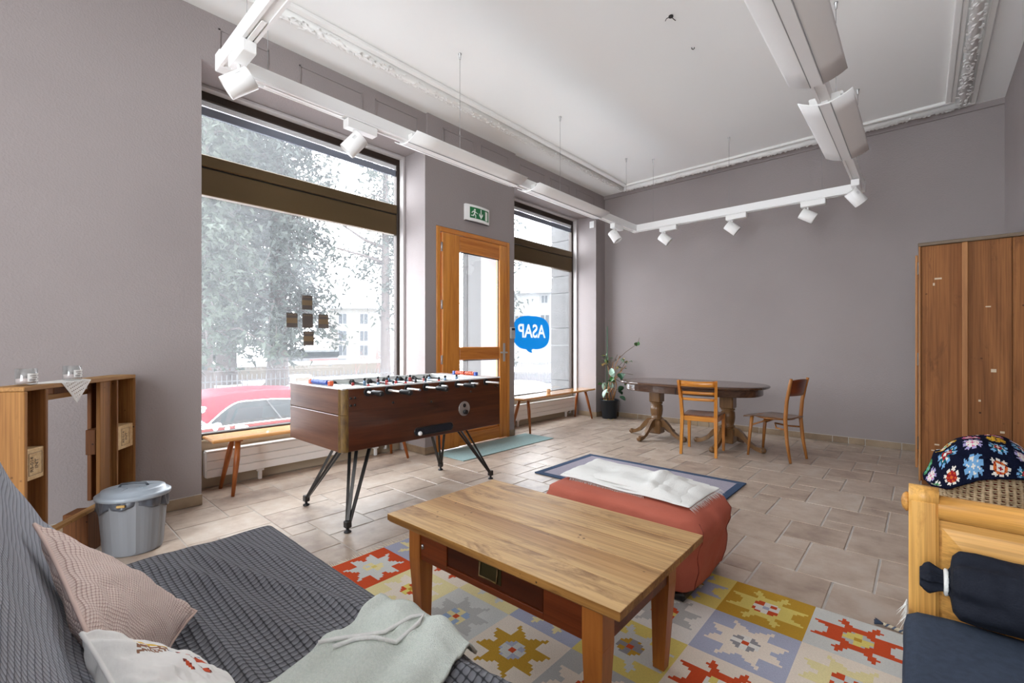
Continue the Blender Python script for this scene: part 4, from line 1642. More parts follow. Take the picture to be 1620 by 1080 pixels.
stack([(oval(.03), .702), (oval(.012), .706), (oval(.002), .715), (oval(0), .724), (oval(.006), .733), (oval(.02), .738), (oval(.03), .74)]).build('table_top', M['dtop'], dt)
stack([(oval(.075), .622), (oval(.07), .63), (oval(.07), .702)]).build('apron', M['dtop'], dt)
MB().box(-.003, .003, -HW + .06, -HW + .075, .622, .702).build('leaf_joint', M['black'], dt)
for px in (-.43, .44):
    pd = MB()
    pd.box(px - .075, px + .075, -.075, .075, .46, .622, .012)
    pd.lathe([(.06, .46), (.075, .455), (.078, .445), (.062, .437), (.062, .43), (.075, .42), (.078, .36), (.072, .31), (.062, .27), (.074, .262), (.076, .25), (.064, .242), (.078, .23)], (px, 0, 0), 28)
    pd.box(px - .078, px + .078, -.078, .078, .06, .232, .012)
    po = pd.build('pedestal', M['dped'], dt)
    for k in range(4):
        a = -.14 + k * PI / 2
        d = Vector((math.cos(a), math.sin(a), 0))
        pts = [Vector((px, 0, .20)) + d * .07, Vector((px, 0, .195)) + d * .12, Vector((px, 0, .15)) + d * .18, Vector((px, 0, .085)) + d * .24, Vector((px, 0, .045)) + d * .31, Vector((px, 0, .034)) + d * .36, Vector((px, 0, .034)) + d * .385]
        lg = MB()
        sdv = Vector((-d.y, d.x, 0))
        hs = [.10, .09, .07, .055, .044, .050, .060]
        vs3 = []
        for p, hgt in zip(pts, hs):
            zc = max(p.z, hgt / 2 + .001)
            for sx, sz in ((-1, -1), (1, -1), (1, 1), (-1, 1)):
                q = p + sdv * sx * .024
                vs3.append((q.x, q.y, zc + sz * hgt / 2))
        f3 = []
        for i in range(len(pts) - 1):
            for kk in range(4):
                k2 = (kk + 1) % 4
                f3.append((i * 4 + kk, i * 4 + k2, (i + 1) * 4 + k2, (i + 1) * 4 + kk))
        f3 += [(0, 1, 2, 3)[::-1], tuple((len(pts) - 1) * 4 + kk for kk in range(4))]
        lg.add(vs3, f3)
        lg.blob((pts[-1].x, pts[-1].y, .034), (.034, .034, .033), 10)
        lg.build('claw_foot', M['dped'], po)

M['beech'] = wood('honey_beech', srgb(206, 138, 52), srgb(168, 98, 28), 'z', 8, .3, .5, coat=.3)
M['beech_x'] = wood('honey_beech_rail', srgb(206, 138, 52), srgb(168, 98, 28), 'x', 8, .3, .5, coat=.3)
M['seatwood'] = wood('brown_seat', srgb(140, 84, 44), srgb(104, 58, 28), 'y', 8, .28, .5, coat=.3)
ca_ = thing('ladder_back_chair', 'honey wood ladder back chair turned away at dining table', 'chair', (-1.795, 5.005, 0), math.radians(8), 'dining chairs')
for s in (-1, 1):
    g = MB()
    g.bar((s * .178, -.012, 0), (s * .172, .02, .42), .026, .034, w1=.034, h1=.040)
    g.bar((s * .172, .02, .42), (s * .178, -.015, .62), .034, .040, w1=.030, h1=.034)
    g.bar((s * .178, -.015, .62), (s * .190, -.075, .815), .030, .034, w1=.026, h1=.026)
    g.build('rear_leg', M['beech'], ca_)
    g = MB()
    g.bar((s * .185, .40, .42), (s * .185, .405, 0), .036, .036, w1=.026, h1=.026)
    g.build('front_leg', M['beech'], ca_)
    MB().bar((s * .178, .035, .395), (s * .183, .39, .395), .02, .05).build('side_rail', M['beech'], ca_)


def slat(z0, z1, y, bow, hw, name='slat'):
    q = MB()
    def fn(u, v):
        x = lerp(-hw, hw, u)
        return (x, y - bow * (1 - (2 * u - 1) ** 2) - .012 * 0, lerp(z0, z1, v) + (.008 * (2 * u - 1) ** 2 if name == 'top_rail' and v > .5 else 0))
    q.grid(fn, 12, 2)
    solid(q.build(name, M['beech_x'], ca_), .016, 0)


slat(.748, .806, -.058, .02, .178, 'top_rail')
slat(.665, .694, -.030, .02, .168)
slat(.595, .624, -.012, .02, .166)
MB().box(-.16, .16, .008, .03, .37, .42, .004).build('rear_rail', M['beech_x'], ca_)
MB().box(-.165, .165, .39, .412, .37, .42, .004).build('front_rail', M['beech_x'], ca_)
g = MB()
g.grid(lambda u, v: (lerp(-.19, .19, u) * lerp(.9, 1.05, v), lerp(.02, .43, v), .432 - .012 * (1 - (2 * u - 1) ** 2) * (1 - (2 * v - 1) ** 2)), 12, 12)
solid(g.build('seat', M['seatwood'], ca_), .014, -1)

M['bent'] = wood('bentwood', srgb(176, 118, 60), srgb(132, 80, 36), 'z', 8, .32, .5, coat=.25)
M['backboard'] = wood('mahogany_ply', srgb(120, 58, 30), srgb(82, 34, 18), 'x', 7, .3, .6, coat=.3)
M['seatgrey'] = wood('seat_ply_brown', srgb(126, 92, 66), srgb(96, 66, 44), 'y', 7, .3, .5, coat=.3)
cb_ = thing('bentwood_chair', 'bentwood chair with dark panel back at the table end', 'chair', (-.985, 5.47, 0), math.radians(76), 'dining chairs')
for s in (-1, 1):
    MB().tube([(s * .175, -.045, 0), (s * .172, -.01, .2), (s * .165, .01, .43), (s * .168, -.005, .62), (s * .175, -.04, .80), (s * .178, -.055, .855)], [.013, .017, .019, .018, .016, .014], 10).build('rear_leg', M['bent'], cb_)
    MB().tube([(s * .155, .40, 0), (s * .15, .38, .25), (s * .145, .36, .43)], [.012, .017, .018], 10).build('front_leg', M['bent'], cb_)
br = MB()
br.tube([(-.148, .37, .33), (-.10, .25, .385), (0, .20, .40), (.10, .25, .385), (.148, .37, .33)], .009, 8)
br.build('front_hoop', M['bent'], cb_)
MB().tube([(-.167, -.0, .33), (-.12, .12, .33), (0, .19, .36), (.12, .12, .33), (.167, 0, .33)], .009, 8).build('rear_hoop', M['bent'], cb_)
g = MB()
g.grid(lambda u, v: (lerp(-.20, .20, u) * (1 - .22 * (1 - v) ** 2) * (1 - .10 * max(0, v - .7)), lerp(-.02, .43, v) + .02 * (1 - (2 * u - 1) ** 2) * (1 if v > .9 else 0), .448 - .016 * (1 - (2 * u - 1) ** 2) * (1 - (2 * v - 1) ** 2) - .02 * sstep(.75, 1, v)), 16, 16)
solid(g.build('seat', M['seatgrey'], cb_), .012, -1)
MB().tube([(.17 * math.cos(2 * PI * k / 24), .19 + .18 * math.sin(2 * PI * k / 24), .428) for k in range(25)], .010, 6, caps=False).build('seat_ring', M['bent'], cb_)
g = MB()
g.grid(lambda u, v: (lerp(-.165, .165, u), lerp(-.015, -.048, v) - .028 * (1 - (2 * u - 1) ** 2), lerp(.675, .835, v) + .012 * (1 - (2 * u - 1) ** 2) * (1 if v > .5 else 0)), 12, 4)
solid(g.build('back_panel', M['backboard'], cb_), .010, 0)

# ---------------------------------------------------------------- potted plant in the corner
M['pot'] = mat('dark_pot', (.010, .016, .024), .35)
M['soil'] = mat('dry_soil', srgb(120, 88, 58), .95, col2=srgb(176, 144, 96), vs_=30, bump=.6, bs=60)
M['stem'] = mat('plant_stem', srgb(176, 134, 92), .7, col2=srgb(134, 94, 60), vs_=20)
M['twig'] = mat('dark_twig', srgb(96, 76, 58), .7)
M['leafg'] = mat('leaf_green', srgb(58, 104, 48), .4, col2=srgb(40, 84, 46), vs_=10)
M['leafd'] = mat('leaf_dark', srgb(34, 70, 46), .35)
M['leafp'] = mat('leaf_pale', srgb(150, 176, 158), .4)
M['dry'] = mat('dry_leaf', srgb(196, 178, 120), .8)
pl = thing('potted_plant', 'leggy half bare houseplant in dark pot in the corner', 'plant', (-3.80, 6.60, 0))
p = MB()
p.lathe([(.110, 0), (.116, .01), (.142, .285), (.150, .29), (.150, .306), (.136, .306), (.132, .27)], n=32, caps=False)
p.add([(.112 * math.cos(2 * PI * k / 32), .112 * math.sin(2 * PI * k / 32), .002) for k in range(32)], [tuple(range(32))[::-1]])
p.build('pot', M['pot'], pl)
MB().lathe([(.133, .272), (.09, .283), (.03, .286), (.001, .287)], n=24, caps=False).build('soil', M['soil'], pl)
rt = Vector((.743, .669, 0))        # branches lean along the end wall
fwv = Vector((-.669, .743, 0))


def PP(a, z, d=0):
    v = Vector((1.088, .286, 0)) * (a if a > 0 else a * .8) + fwv * d
    return (v.x, v.y, z)


stems = [([(-.10, .28), (-.105, .37), (-.085, .47), (-.07, .52)], .008), ([(-.045, .28), (-.05, .40), (.01, .52), (.03, .64), (.035, .80)], .011), ([(.0, .28), (-.02, .40), (.05, .50), (.06, .62), (.03, .72), (.06, .92)], .012),
         ([(.03, .28), (.075, .40), (.06, .52), (.09, .64), (.18, .78)], .011), ([(.06, .28), (.09, .42), (.10, .55), (.06, .70), (.09, .88), (.16, 1.02)], .010), ([(.02, .28), (-.03, .45), (-.02, .55), (.02, .66), (-.03, .86)], .009), ([(.045, .28), (.035, .45), (.05, .58), (.12, .72), (.24, .86)], .009)]
for i, (pts, r) in enumerate(stems):
    q = [PP(a, z, .03 * math.sin(i * 2 + k)) for k, (a, z) in enumerate(pts)]
    MB().tube(q, [r * (1 - .5 * k / len(q)) for k in range(len(q))], 8).build('stem', M['stem'], pl)
tw = [[(.09, .88), (.14, .97), (.24, 1.08), (.36, 1.18), (.41, 1.24), (.425, 1.31)], [(.12, .72), (.22, .74), (.34, .72)], [(.03, .78), (-.06, .92), (-.12, .98)], [(-.03, .86), (-.13, .86)], [(.16, .78), (.22, .9), (.2, .98)], [(.06, .92), (.12, 1.04)], [(.09, .64), (.16, .60)], [(.0, .5), (.15, .46)], [(-.07, .52), (-.13, .60)], [(.10, .80), (.20, .93)]]
for i, pts in enumerate(tw):
    q = [PP(a, z, .02 * math.sin(i + k)) for k, (a, z) in enumerate(pts)]
    MB().tube(q, [.005 - .003 * k / len(q) for k in range(len(q))], 6).build('twig', M['twig'], pl)
MB().tube([PP(-.035, .28, .03), PP(-.03, 1.50, .03)], .006, 8).build('support_stake', mat('green_stake', srgb(44, 92, 62), .5), pl)


def leafmesh(m_, L, Wd):
    q = MB()
    def fn(u, v):
        w_ = Wd * math.sin(PI * min(1, v * 1.0)) ** .7
        return ((u - .5) * w_, v * L, -.25 * L * v * v + abs(u - .5) * w_ * .35)
    q.grid(fn, 4, 6)
    return q.mesh('leaf', m_)


lm = [leafmesh(M['leafd'], .085, .06), leafmesh(M['leafg'], .085, .065), leafmesh(M['leafp'], .085, .05), leafmesh(M['dry'], .05, .03), leafmesh(M['leafg'], .045, .022)]
leaves = [(.13, .74, 0, 1.2), (.15, .82, 0, 1), (.17, .62, 0, 1), (.20, .53, 0, 1), (.12, .45, 0, 1), (.14, .37, 0, .9), (-.06, .60, 1, 1.2), (-.01, .58, 1, 1), (.22, .545, 1, .8), (.02, .82, 2, 1.3), (.05, .74, 2, 1.2), (-.08, .58, 2, 1.2), (-.05, .48, 2, 1.3), (.0, .60, 2, 1), (.16, .98, 2, .8), (-.02, .41, 2, .8), (.24, .73, 2, .7), (.05, .68, 1, .8), (.40, 1.25, 1, .6), (.37, 1.235, 1, .6), (-.13, .55, 1, .7)]
for k in range(26):
    leaves.append((random.gauss(-.08, .045), random.gauss(.95, .05), random.choice((3, 4, 4)), random.uniform(.7, 1.2)))
for k in range(18):
    leaves.append((random.gauss(.19, .06), random.gauss(.90, .08), random.choice((3, 4, 4)), random.uniform(.5, 1)))
for a, z, t, s in leaves:
    o = bpy.data.objects.new('leaf', lm[t])
    o.location = PP(a, z, random.uniform(-.07, .03))
    o.rotation_euler = (random.uniform(-1.2, .4), random.uniform(-.6, .6), random.uniform(0, 6.28))
    o.scale = (s * 1.5, s * 1.5, s * 1.5)
    C.objects.link(o)
    o.parent = pl
for k in range(16):
    a = random.uniform(0, 6.28)
    o = bpy.data.objects.new('leaf', lm[3])
    r = random.uniform(.03, .10)
    o.location = (r * math.cos(a), r * math.sin(a), .295)
    o.rotation_euler = (random.uniform(-.2, .3), 0, a)
    C.objects.link(o)
    o.parent = pl
for k, (x, y) in enumerate(((-3.66, 6.47), (-3.70, 6.44), (-3.63, 6.42), (-3.98, 6.36))):
    o = bpy.data.objects.new('fallen_leaf', lm[3])
    o.location = (x, y, .006)
    o.rotation_euler = (.25, 0, k * 1.7)
    C.objects.link(o)
    tag(o, ['curled dry leaf fallen nearest the plant pot', 'dry fallen leaf between two others before the pot', 'dry fallen leaf furthest right of the plant pot', 'dry fallen leaf beside the bench leg'][k], 'leaf', 'fallen leaves by the pot')

# ---------------------------------------------------------------- wardrobe
M['wr'] = aged('old_wardrobe_boards', srgb(152, 100, 56), srgb(112, 68, 34), srgb(72, 42, 22), 'z', 4, .68, .58, 14, 3.2, srgb(70, 36, 16))
M['wr_edge'] = wood('wardrobe_batten', srgb(176, 124, 74), srgb(128, 80, 42), 'z', 6, .6, .8)
M['wr_top'] = wood('grey_weathered_edge', srgb(128, 112, 94), srgb(90, 74, 58), 'x', 6, .7, .7)
wd = thing('wardrobe', 'tall old brown plank wardrobe standing against right wall', 'wardrobe', (-.02, 5.245, 0))
WW, WD, WH = .635, .95, 2.07
for a, c in ((.016, .272), (.276, .545), (.549, WW)):
    MB().box(a, c, .012, .03, .04, WH - .03, .003).build('side_plank', M['wr'], wd)
MB().box(.266, .300, -.008, .014, .04, WH - .03, .004).build('batten', M['wr_edge'], wd)
MB().box(.0, .014, -.004, .05, .03, WH - .028, .003).build('corner_strip', M['wr_edge'], wd)
MB().box(-.004, WW, -.012, WD, WH - .028, WH, .004).build('top_board', M['wr_top'], wd)
MB().box(.004, WW, .03, WD, .03, WH - .03).build('carcass', M['wr'], wd)
dr_ = MB().box(-.022, -.004, .01, .47, .14, WH - .10, .004).build('door', M['wr_edge'], wd)
for z in (.30, 1.02, 1.80):
    MB().box(-.008, .002, .0, .02, z, z + .11, .002).build('hinge', M['black'], dr_)
for x in (.02, WW - .08):
    for y in (.02, WD - .08):
        MB().box(x, x + .06, y, y + .06, 0, .04, .004).build('foot', M['wr'], wd)
sc_ = MB()
for x, z, dx, dz in ((.10, 1.75, .045, .008), (.40, 1.50, .03, -.003), (.43, .98, .03, .02), (.36, .74, .014, .01), (.48, .50, .025, .01), (.09, 1.70, .012, -.016), (.10, .35, .03, -.006), (.08, .30, .02, .004)):
    sc_.box(x, x + dx, .0105, .0121, z, z + abs(dz) + .006)
sc_.build('paint_scuff', mat('scuff_pale', srgb(196, 176, 150), .8), wd)

# ---------------------------------------------------------------- wicker basket and crochet blanket
M['wicker'] = mat('pale_wicker', srgb(206, 184, 150), .7, col2=srgb(176, 148, 112), vs_=40)
M['redcloth'] = mat('red_lining', srgb(170, 24, 30), .9)
bx_, by_ = .315, 4.25
bs_ = thing('wicker_basket', 'pale wicker basket in front of the wardrobe', 'basket', (bx_, by_, 0))


def brad(z):
    return .175 + .065 * math.sin(PI * min(1, z / .40) * .75)


wk = MB()
nst = 44
for k in range(nst):
    a = 2 * PI * k / nst
    wk.tube([(brad(z) * math.cos(a), brad(z) * math.sin(a), z) for z in [.004 + .396 * i / 8 for i in range(9)]], .0105, 5)
wk.build('stakes', M['wicker'], bs_)
wv = MB()
for row in range(28):
    z = .012 + row * .0138
    pts = []
    for q in range(nst * 2 + 1):
        a = 2 * PI * q / (nst * 2)
        r = brad(z) + (.0075 if ((q // 2 + row) % 2) else -.0045)
        pts.append((r * math.cos(a), r * math.sin(a), z))
    wv.tube(pts, .0055, 4, caps=False)
wv.build('weave', M['wicker'], bs_)
MB().tube([(brad(.4) * math.cos(2 * PI * k / 40), brad(.4) * math.sin(2 * PI * k / 40), .404) for k in range(41)], .011, 6, caps=False).build('rim', M['wicker'], bs_)
ln_ = MB()
ln_.lathe([(.16, .005), (.208, .398), (.216, .414), (.210, .400), (.15, .39), (.001, .385)], n=36, caps=False)
ln_.build('lining', M['redcloth'], bs_)

yarn = {'navy': srgb(20, 24, 44), 'teal': srgb(16, 96, 112), 'white': srgb(232, 228, 220), 'green': srgb(96, 172, 112), 'red': srgb(160, 36, 40), 'yellow': srgb(226, 178, 60), 'sky': srgb(120, 170, 214), 'pink': srgb(214, 110, 150), 'orange': srgb(214, 110, 50), 'lilac': srgb(170, 160, 204)}
yk = list(yarn)
YM = [mat('yarn_' + k, yarn[k], .95, bump=.7, bs=160, spec=.05) for k in yk]
combos = [('white', 'green', 'navy', 'green'), ('yellow', 'white', 'red', 'green'), ('sky', 'teal', 'white', 'red'), ('white', 'red', 'orange', 'red'), ('green', 'green', 'sky', 'green'), ('yellow', 'yellow', 'navy', 'yellow'), ('sky', 'sky', 'white', 'sky'), ('lilac', 'white', 'pink', 'white'), ('pink', 'white', 'pink', 'red'), ('white', 'orange', 'red', 'white')]
G = 17


def granny(i, j):
    ci, cj = i // G, j // G
    u, v = i % G - G // 2, j % G - G // 2
    co = combos[(ci * 3 + cj * 7 + ci * cj * 2) % len(combos)]
    r = (abs(u) ** 3.2 + abs(v) ** 3.2) ** (1 / 3.2)
    a = math.atan2(v, u)
    nv_ = yk.index('navy')
    if r > 6.3: return nv_
    if r > 4.4: return yk.index(co[0]) if math.sin(a * 8) > -.45 else nv_
    if r > 2.6: return yk.index(co[1]) if math.sin(a * 6 + 1) > -.6 else yk.index(co[2])
    if r > 1.2: return yk.index(co[3])
    return yk.index(co[2])


cr_ = thing('crochet_blanket', 'multicoloured granny square crochet blanket heaped over the wicker basket', 'blanket', (bx_, by_, .40))


def crochet(u, v):
    x = lerp(-.34, .30, u)
    y = lerp(-.29, .22, v)
    # a soft heap: high in the middle, falling over the near rim
    h = .175 * math.exp(-((x + .10 - .1 * v) / .21) ** 2) * (1 - .55 * (y / .30) ** 2) + .055 * math.exp(-((x - .16) / .13) ** 2)
    r = math.hypot(x, y)
    fall = max(0, r - .225)
    z = .016 + h * (1 - sstep(.14, .31, r) * .8) - fall * lerp(1.1, .25, sstep(-.12, .14, x)) + .012 * fbm(x * 9, y * 9)
    if r > .225:
        k = (.225 + (r - .225) * .45) / r
        x, y = x * k, y * k
        z -= .0
        x *= 1.09; y *= 1.09
    return (x, y, max(z, lerp(-.12, -.01, sstep(-.12, .14, x))))


g = MB()
g.grid(crochet, G * 6, G * 5, mf=granny, sm=True)
o = g.build('crochet_squares', YM, cr_)
solid(o, .010, 1)

# ---------------------------------------------------------------- pine bench along the right wall
M['pine'] = aged('pine_bench_panel', srgb(220, 168, 92), srgb(190, 132, 62), srgb(160, 104, 48), 'x', 4, .38, .60, 4, 1.5, srgb(150, 92, 40), vary=(.96, 1.03))
M['pine_z'] = aged('pine_bench_post', srgb(220, 168, 92), srgb(188, 128, 60), srgb(156, 100, 46), 'z', 5, .38, .58, 4, 0, vary=(.96, 1.03))
M['navy'] = mat('charcoal_blue_canvas', srgb(66, 75, 90), .9, col2=srgb(58, 66, 80), vs_=60, bump=.3, bs=350, spec=.1)
M['navy_d'] = mat('dark_navy_cotton', srgb(26, 29, 38), .85, col2=srgb(34, 37, 46), vs_=30, bump=.3, bs=160, spec=.15)
pb = thing('pine_bench', 'pine settle bench with rolled end rail by the right wall', 'bench', (-.03, 1.85, 0))
PW = .62
for y in (0.0, -1.93):
    ep = MB()
    ep.box(.068, PW, y + .012, y + .032, .12, .70)
    ep.build('end_panel', M['pine'], pb)
    # raised field with bevelled edges
    rf = MB()
    a = [(.075, .14), (PW - .07, .14), (PW - .07, .655), (.075, .655)]
    b2 = [(.125, .19), (PW - .12, .19), (PW - .12, .595), (.125, .595)]
    yo = y + .012
    rf.add([(x, yo, z) for x, z in a] + [(x, yo - .012, z) for x, z in b2], [(4, 5, 6, 7), (0, 1, 5, 4), (1, 2, 6, 5), (2, 3, 7, 6), (3, 0, 4, 7)])
    rf.build('raised_field', M['pine'], pb)
    MB().tube([(.066, y + .02, .712), (PW, y + .02, .712)], .036, 20).build('roll_rail', M['pine'], pb)
    po_ = MB()
    pts = [(-.014, 0), (.056, 0), (.056, .70)] + [(.056 * math.cos(t), .0) for t in ()]
    po_.box(0, .068, y - .012, y + .054, 0, .735, .008)
    po_.tube([(0, y + .021, .738), (.068, y + .021, .738)], .033, 18)
    po_.build('post', M['pine_z'], pb)
    MB().lathe([(.028, 0), (.030, .006), (.022, .014), (.008, .018)], n=16).build('rosette', M['pine_z'], pb).matrix_local = Matrix.Translation((0, y + .021, .715)) @ Matrix.Rotation(-PI / 2, 4, 'Y')
    MB().box(PW - .05, PW, y - .01, y + .05, 0, .12, .006).build('foot', M['pine_z'], pb)
MB().box(.01, PW, -1.88, -.012, .24, .36, .006).build('seat_box', M['pine'], pb)
sc2 = thing('seat_cushion', 'charcoal blue canvas seat cushion on the pine bench', 'cushion', (-.03, 1.75, .36))


def slab(u, v):
    # rounded cushion: u along the bench depth, v along its length
    prof = [(.50, 0), (.02, .0), (0, .012), (-.006, .04), (0, .07), (.022, .084), (.10, .09), (.60, .09)]
    t = u * (len(prof) - 1)
    i = min(int(t), len(prof) - 2)
    x = lerp(prof[i][0], prof[i + 1][0], t - i)
    z = lerp(prof[i][1], prof[i + 1][1], t - i)
    y = lerp(.0, -1.6, v)
    k = sstep(0, .025, -y) ** .5 if v < .5 else 1
    zc = .045
    return (x + (1 - k) * .012 + .004 * fbm(y * 5, x * 5), y + (.03 * sstep(.15, .6, x) if v < .2 else 0), zc + (z - zc) * (.25 + .75 * k) + .003 * fbm(x * 6, y * 6))


g = MB()
g.grid(slab, 28, 60)
g.add([slab(k / 28, 0) for k in range(29)], [tuple(range(29))])
g.build('cushion_cover', M['navy'], sc2)
MB().tube([slab(k / 28, .004) for k in range(4, 29)], .004, 6).build('piping', mat('cream_piping', srgb(210, 200, 180), .9), sc2)
fg = MB()
fringe(fg, [(-.004, .075 - .02 * k, .07 - .006 * k) for k in range(5)], (-.4, .1, -1), .045, .004, .0022, .012)
fg.build('fringe', M['wool'], sc2, kind='stuff')

bo_ = thing('bolster', 'dark navy bolster tied with white cord on the bench', 'bolster', (.05, 1.745, .452))
R_ = .085


def bol(u, v):
    a = 2 * PI * u
    prof = [(-.055, .001), (-.055, .022), (-.035, .036), (-.014, .024), (.0, .020), (.008, .034), (.012, .066), (.026, .084), (.06, .088), (.30, .088), (.55, .086)]
    t = v * (len(prof) - 1)
    i = min(int(t), len(prof) - 2)
    x = lerp(prof[i][0], prof[i + 1][0], t - i)
    r = lerp(prof[i][1], prof[i + 1][1], t - i)
    pl_ = (.007 * math.sin(a * 9) + .005 * math.sin(a * 5 + 1)) * (1 - sstep(.03, .16, x)) * (1 if x > -.05 else .4)
    r += pl_ + .003 * fbm(x * 8, math.cos(a) * 2, math.sin(a) * 2)
    return (x, r * math.cos(a), R_ + .004 + max(-R_, r * math.sin(a)))


g = MB()
g.grid(bol, 54, 48, closed=True)
g.build('bolster_cover', M['navy_d'], bo_)
MB().tube([(.0, .031 * math.cos(2 * PI * k / 20), R_ + .004 + .031 * math.sin(2 * PI * k / 20)) for k in range(21)], .0055, 6, caps=False).build('white_cord', M['wool'], bo_)

tc = thing('braided_cord', 'short braided blue and cream cord with tassel on floor', 'cord', (-.10, 2.50, 0))
q = MB()
for s in range(3):
    q.tube([(lerp(-.02, .12, k / 30), -.0 - .05 * (k / 30) ** 1.6 + .005 * math.sin(k * 1.3 + s * 2.1), .010 + .004 * math.cos(k * 1.3 + s * 2.1)) for k in range(31)], .0042, 6, m=s % 2)
q.build('braid', [mat('cord_cream', srgb(206, 194, 170), .9), mat('cord_blue', srgb(84, 96, 116), .9)], tc)
q = MB()
for k in range(26):
    a = random.uniform(2.3, 3.9)
    q.tube([(-.018, 0, .010), (-.018 + .035 * math.cos(a), .035 * math.sin(a), random.uniform(.004, .02))], .0016, 4)
q.build('tassel', mat('cord_blue_dark', srgb(60, 72, 92), .9), tc)

# little pot on the far bench
tp = thing('tiny_pot', 'tiny cream pot with wilted plant on the bench', 'pot', (-4.13, 5.40, .4805))
MB().lathe([(.022, 0), (.030, .006), (.036, .03), (.034, .05), (.036, .062), (.030, .062), (.028, .045), (.001, .045)], n=18, caps=False).build('pot', mat('cream_ceramic', srgb(214, 186, 156), .4), tp)
q = MB()
for k in range(9):
    a = k * .7
    q.tube([(0, 0, .045), (.02 * math.cos(a), .02 * math.sin(a), .075), (.05 * math.cos(a), .05 * math.sin(a), .085 - .012 * (k % 4))], .0022, 5)
q.build('wilted_stems', M['leafp'], tp)

# ---------------------------------------------------------------- suspended lighting track
TZ0, TZ1 = 2.772, 2.862
TXL, TXR, TYN, TYF = -2.975, -.47, .84, 5.885
tk = thing('lighting_track', 'white suspended rectangular lighting track hanging on wires', 'lighting track', (0, 0, 0))


def rail(x0, x1, y0, y1):
    q = MB()
    q.box(x0, x1, y0, y1, TZ0 + .010, TZ1, .003)
    # two lips with a slot between them
    if abs(x1 - x0) < abs(y1 - y0):
        q.box(x0, x0 + .016, y0, y1, TZ0, TZ0 + .010)
        q.box(x1 - .016, x1, y0, y1, TZ0, TZ0 + .010)
    else:
        q.box(x0, x1, y0, y0 + .016, TZ0, TZ0 + .010)
        q.box(x0, x1, y1 - .016, y1, TZ0, TZ0 + .010)
    q.build('rail', M['matwhite'], tk)


hwid = .036
rail(TXL - hwid, TXL + hwid, TYN + hwid, TYF - hwid)
rail(TXR - hwid, TXR + hwid, TYN + hwid, TYF - hwid)
rail(TXL + hwid, TXR - hwid, TYF - hwid, TYF + hwid)
rail(TXL + hwid, TXR - hwid, TYN - hwid, TYN + hwid)
for x in (TXL, TXR):
    for y in (TYN, TYF):
        MB().box(x - hwid - .004, x + hwid + .004, y - hwid - .004, y + hwid + .004, TZ0 - .004, TZ1 + .004, .004).build('corner_joint', M['matwhite'], tk)
M['wire'] = mat('steel_wire', (.30, .30, .30), .4, metal=.7)
for x, y in ((TXL, 2.63), (TXL, 4.10), (TXL, 5.62), (-2.715, TYF), (-1.745, TYF), (-.80, TYF), (TXR, 4.09), (TXR, 5.63), (TXL, 1.07), (-2.62, TYN), (TXR, 2.2), (-1.5, TYN)):
    wv_ = MB().tube([(x, y, TZ1), (x, y, CZ - .02)], .0016, 5).build('suspension_wire', M['wire'], tk)
    MB().lathe([(.006, -.05), (.008, -.045), (.008, -.012), (.014, -.006), (.014, 0)], (x, y, CZ), 10).build('ceiling_gripper', M['grey_metal'], wv_)
for x, y, dx, dy in ((TXL, 1.75, 0, .08), (TXL, 1.30, 0, .25), (TXL, 5.3, 0, .06), (-2.1, TYF, .1, 0), (-1.2, TYF, .14, 0), (-.62, TYF, .04, 0), (-2.5, TYN, .12, 0)):
    MB().box(x - max(dx, .012), x + max(dx, .012), y - max(dy, .012), y + max(dy, .012), TZ0 - .003, TZ0 + .004, .001).build('slot_cover', M['white'], tk)


UPLIGHT = .15  # power of uplight added to brighten the ceiling; the luminaires look unlit


def luminaire(x, y0, y1, label):
    t = thing('linear_luminaire', label, 'luminaire', (x, (y0 + y1) / 2, TZ0 + .012), group='curved linear luminaires on the track')
    L = (y1 - y0) / 2
    n_ = 16
    g = MB()
    hw_, ht = .150, .050
    g.grid(lambda u, v: (lerp(-hw_, hw_, u), lerp(-L, L, v), -.022 + ht * abs(2 * u - 1) ** 2.0), 28, 6)
    wing = g.build('curved_reflector', M['white'], t)
    solid(wing, .006, 1)
    MB().box(-.030, .030, -L + .004, L - .004, -.0245, -.0215, .001).build('centre_strip', M['matwhite'], t)
    for s in (-1, 1):
        MB().box(s * .033 - .002, s * .033 + .002, -L + .004, L - .004, -.0248, -.021).build('strip_joint', mat('joint_grey', (.35, .35, .35), .6), t)
        c_ = MB()
        lo_ = [(lerp(-hw_, hw_, .22 + .56 * i / n_), -.016 + ht * abs(2 * (.22 + .56 * i / n_) - 1) ** 2.0) for i in range(n_ + 1)]
        c_.prism(lo_ + [(lo_[-1][0], .034), (lo_[0][0], .034)], s * (L - .008), s * (L - .004), 'xz')
        c_.build('end_cap', mat('cap_translucent', (.72, .72, .70), .4), t)
    for s in (-1, 1):
        MB().tube([(s * .085, -L + .05, .045), (s * .085, L - .05, .045)], .010, 8).build('lamp_tube', M['matwhite'], t)
        ld_ = bpy.data.lights.new('added_uplight', 'AREA')
        ld_.shape = 'RECTANGLE'
        ld_.size, ld_.size_y = .03, 2 * L - .12
        ld_.energy = UPLIGHT
        ld_.color = (1, .97, .93)
        lo_ = bpy.data.objects.new('added_uplight', ld_)
        C.objects.link(lo_)
        lo_.location = (s * .085, 0, .058)
        lo_.rotation_euler = (PI, 0, 0)
        lo_.parent = t


luminaire(TXL, 2.07, 3.37, 'white curved luminaire above the tall window and door pier')
luminaire(TXL, 3.55, 4.92, 'white curved luminaire above the narrower window')
luminaire(TXR, 2.02, 3.28, 'white curved luminaire nearest the camera on right track side')
luminaire(TXR, 3.55, 4.76, 'shorter looking white curved luminaire at the far right track side')

RT = Vector((.743, .669, 0)); UPV = Vector((0, 0, 1)); TC = Vector((.669, -.743, 0))


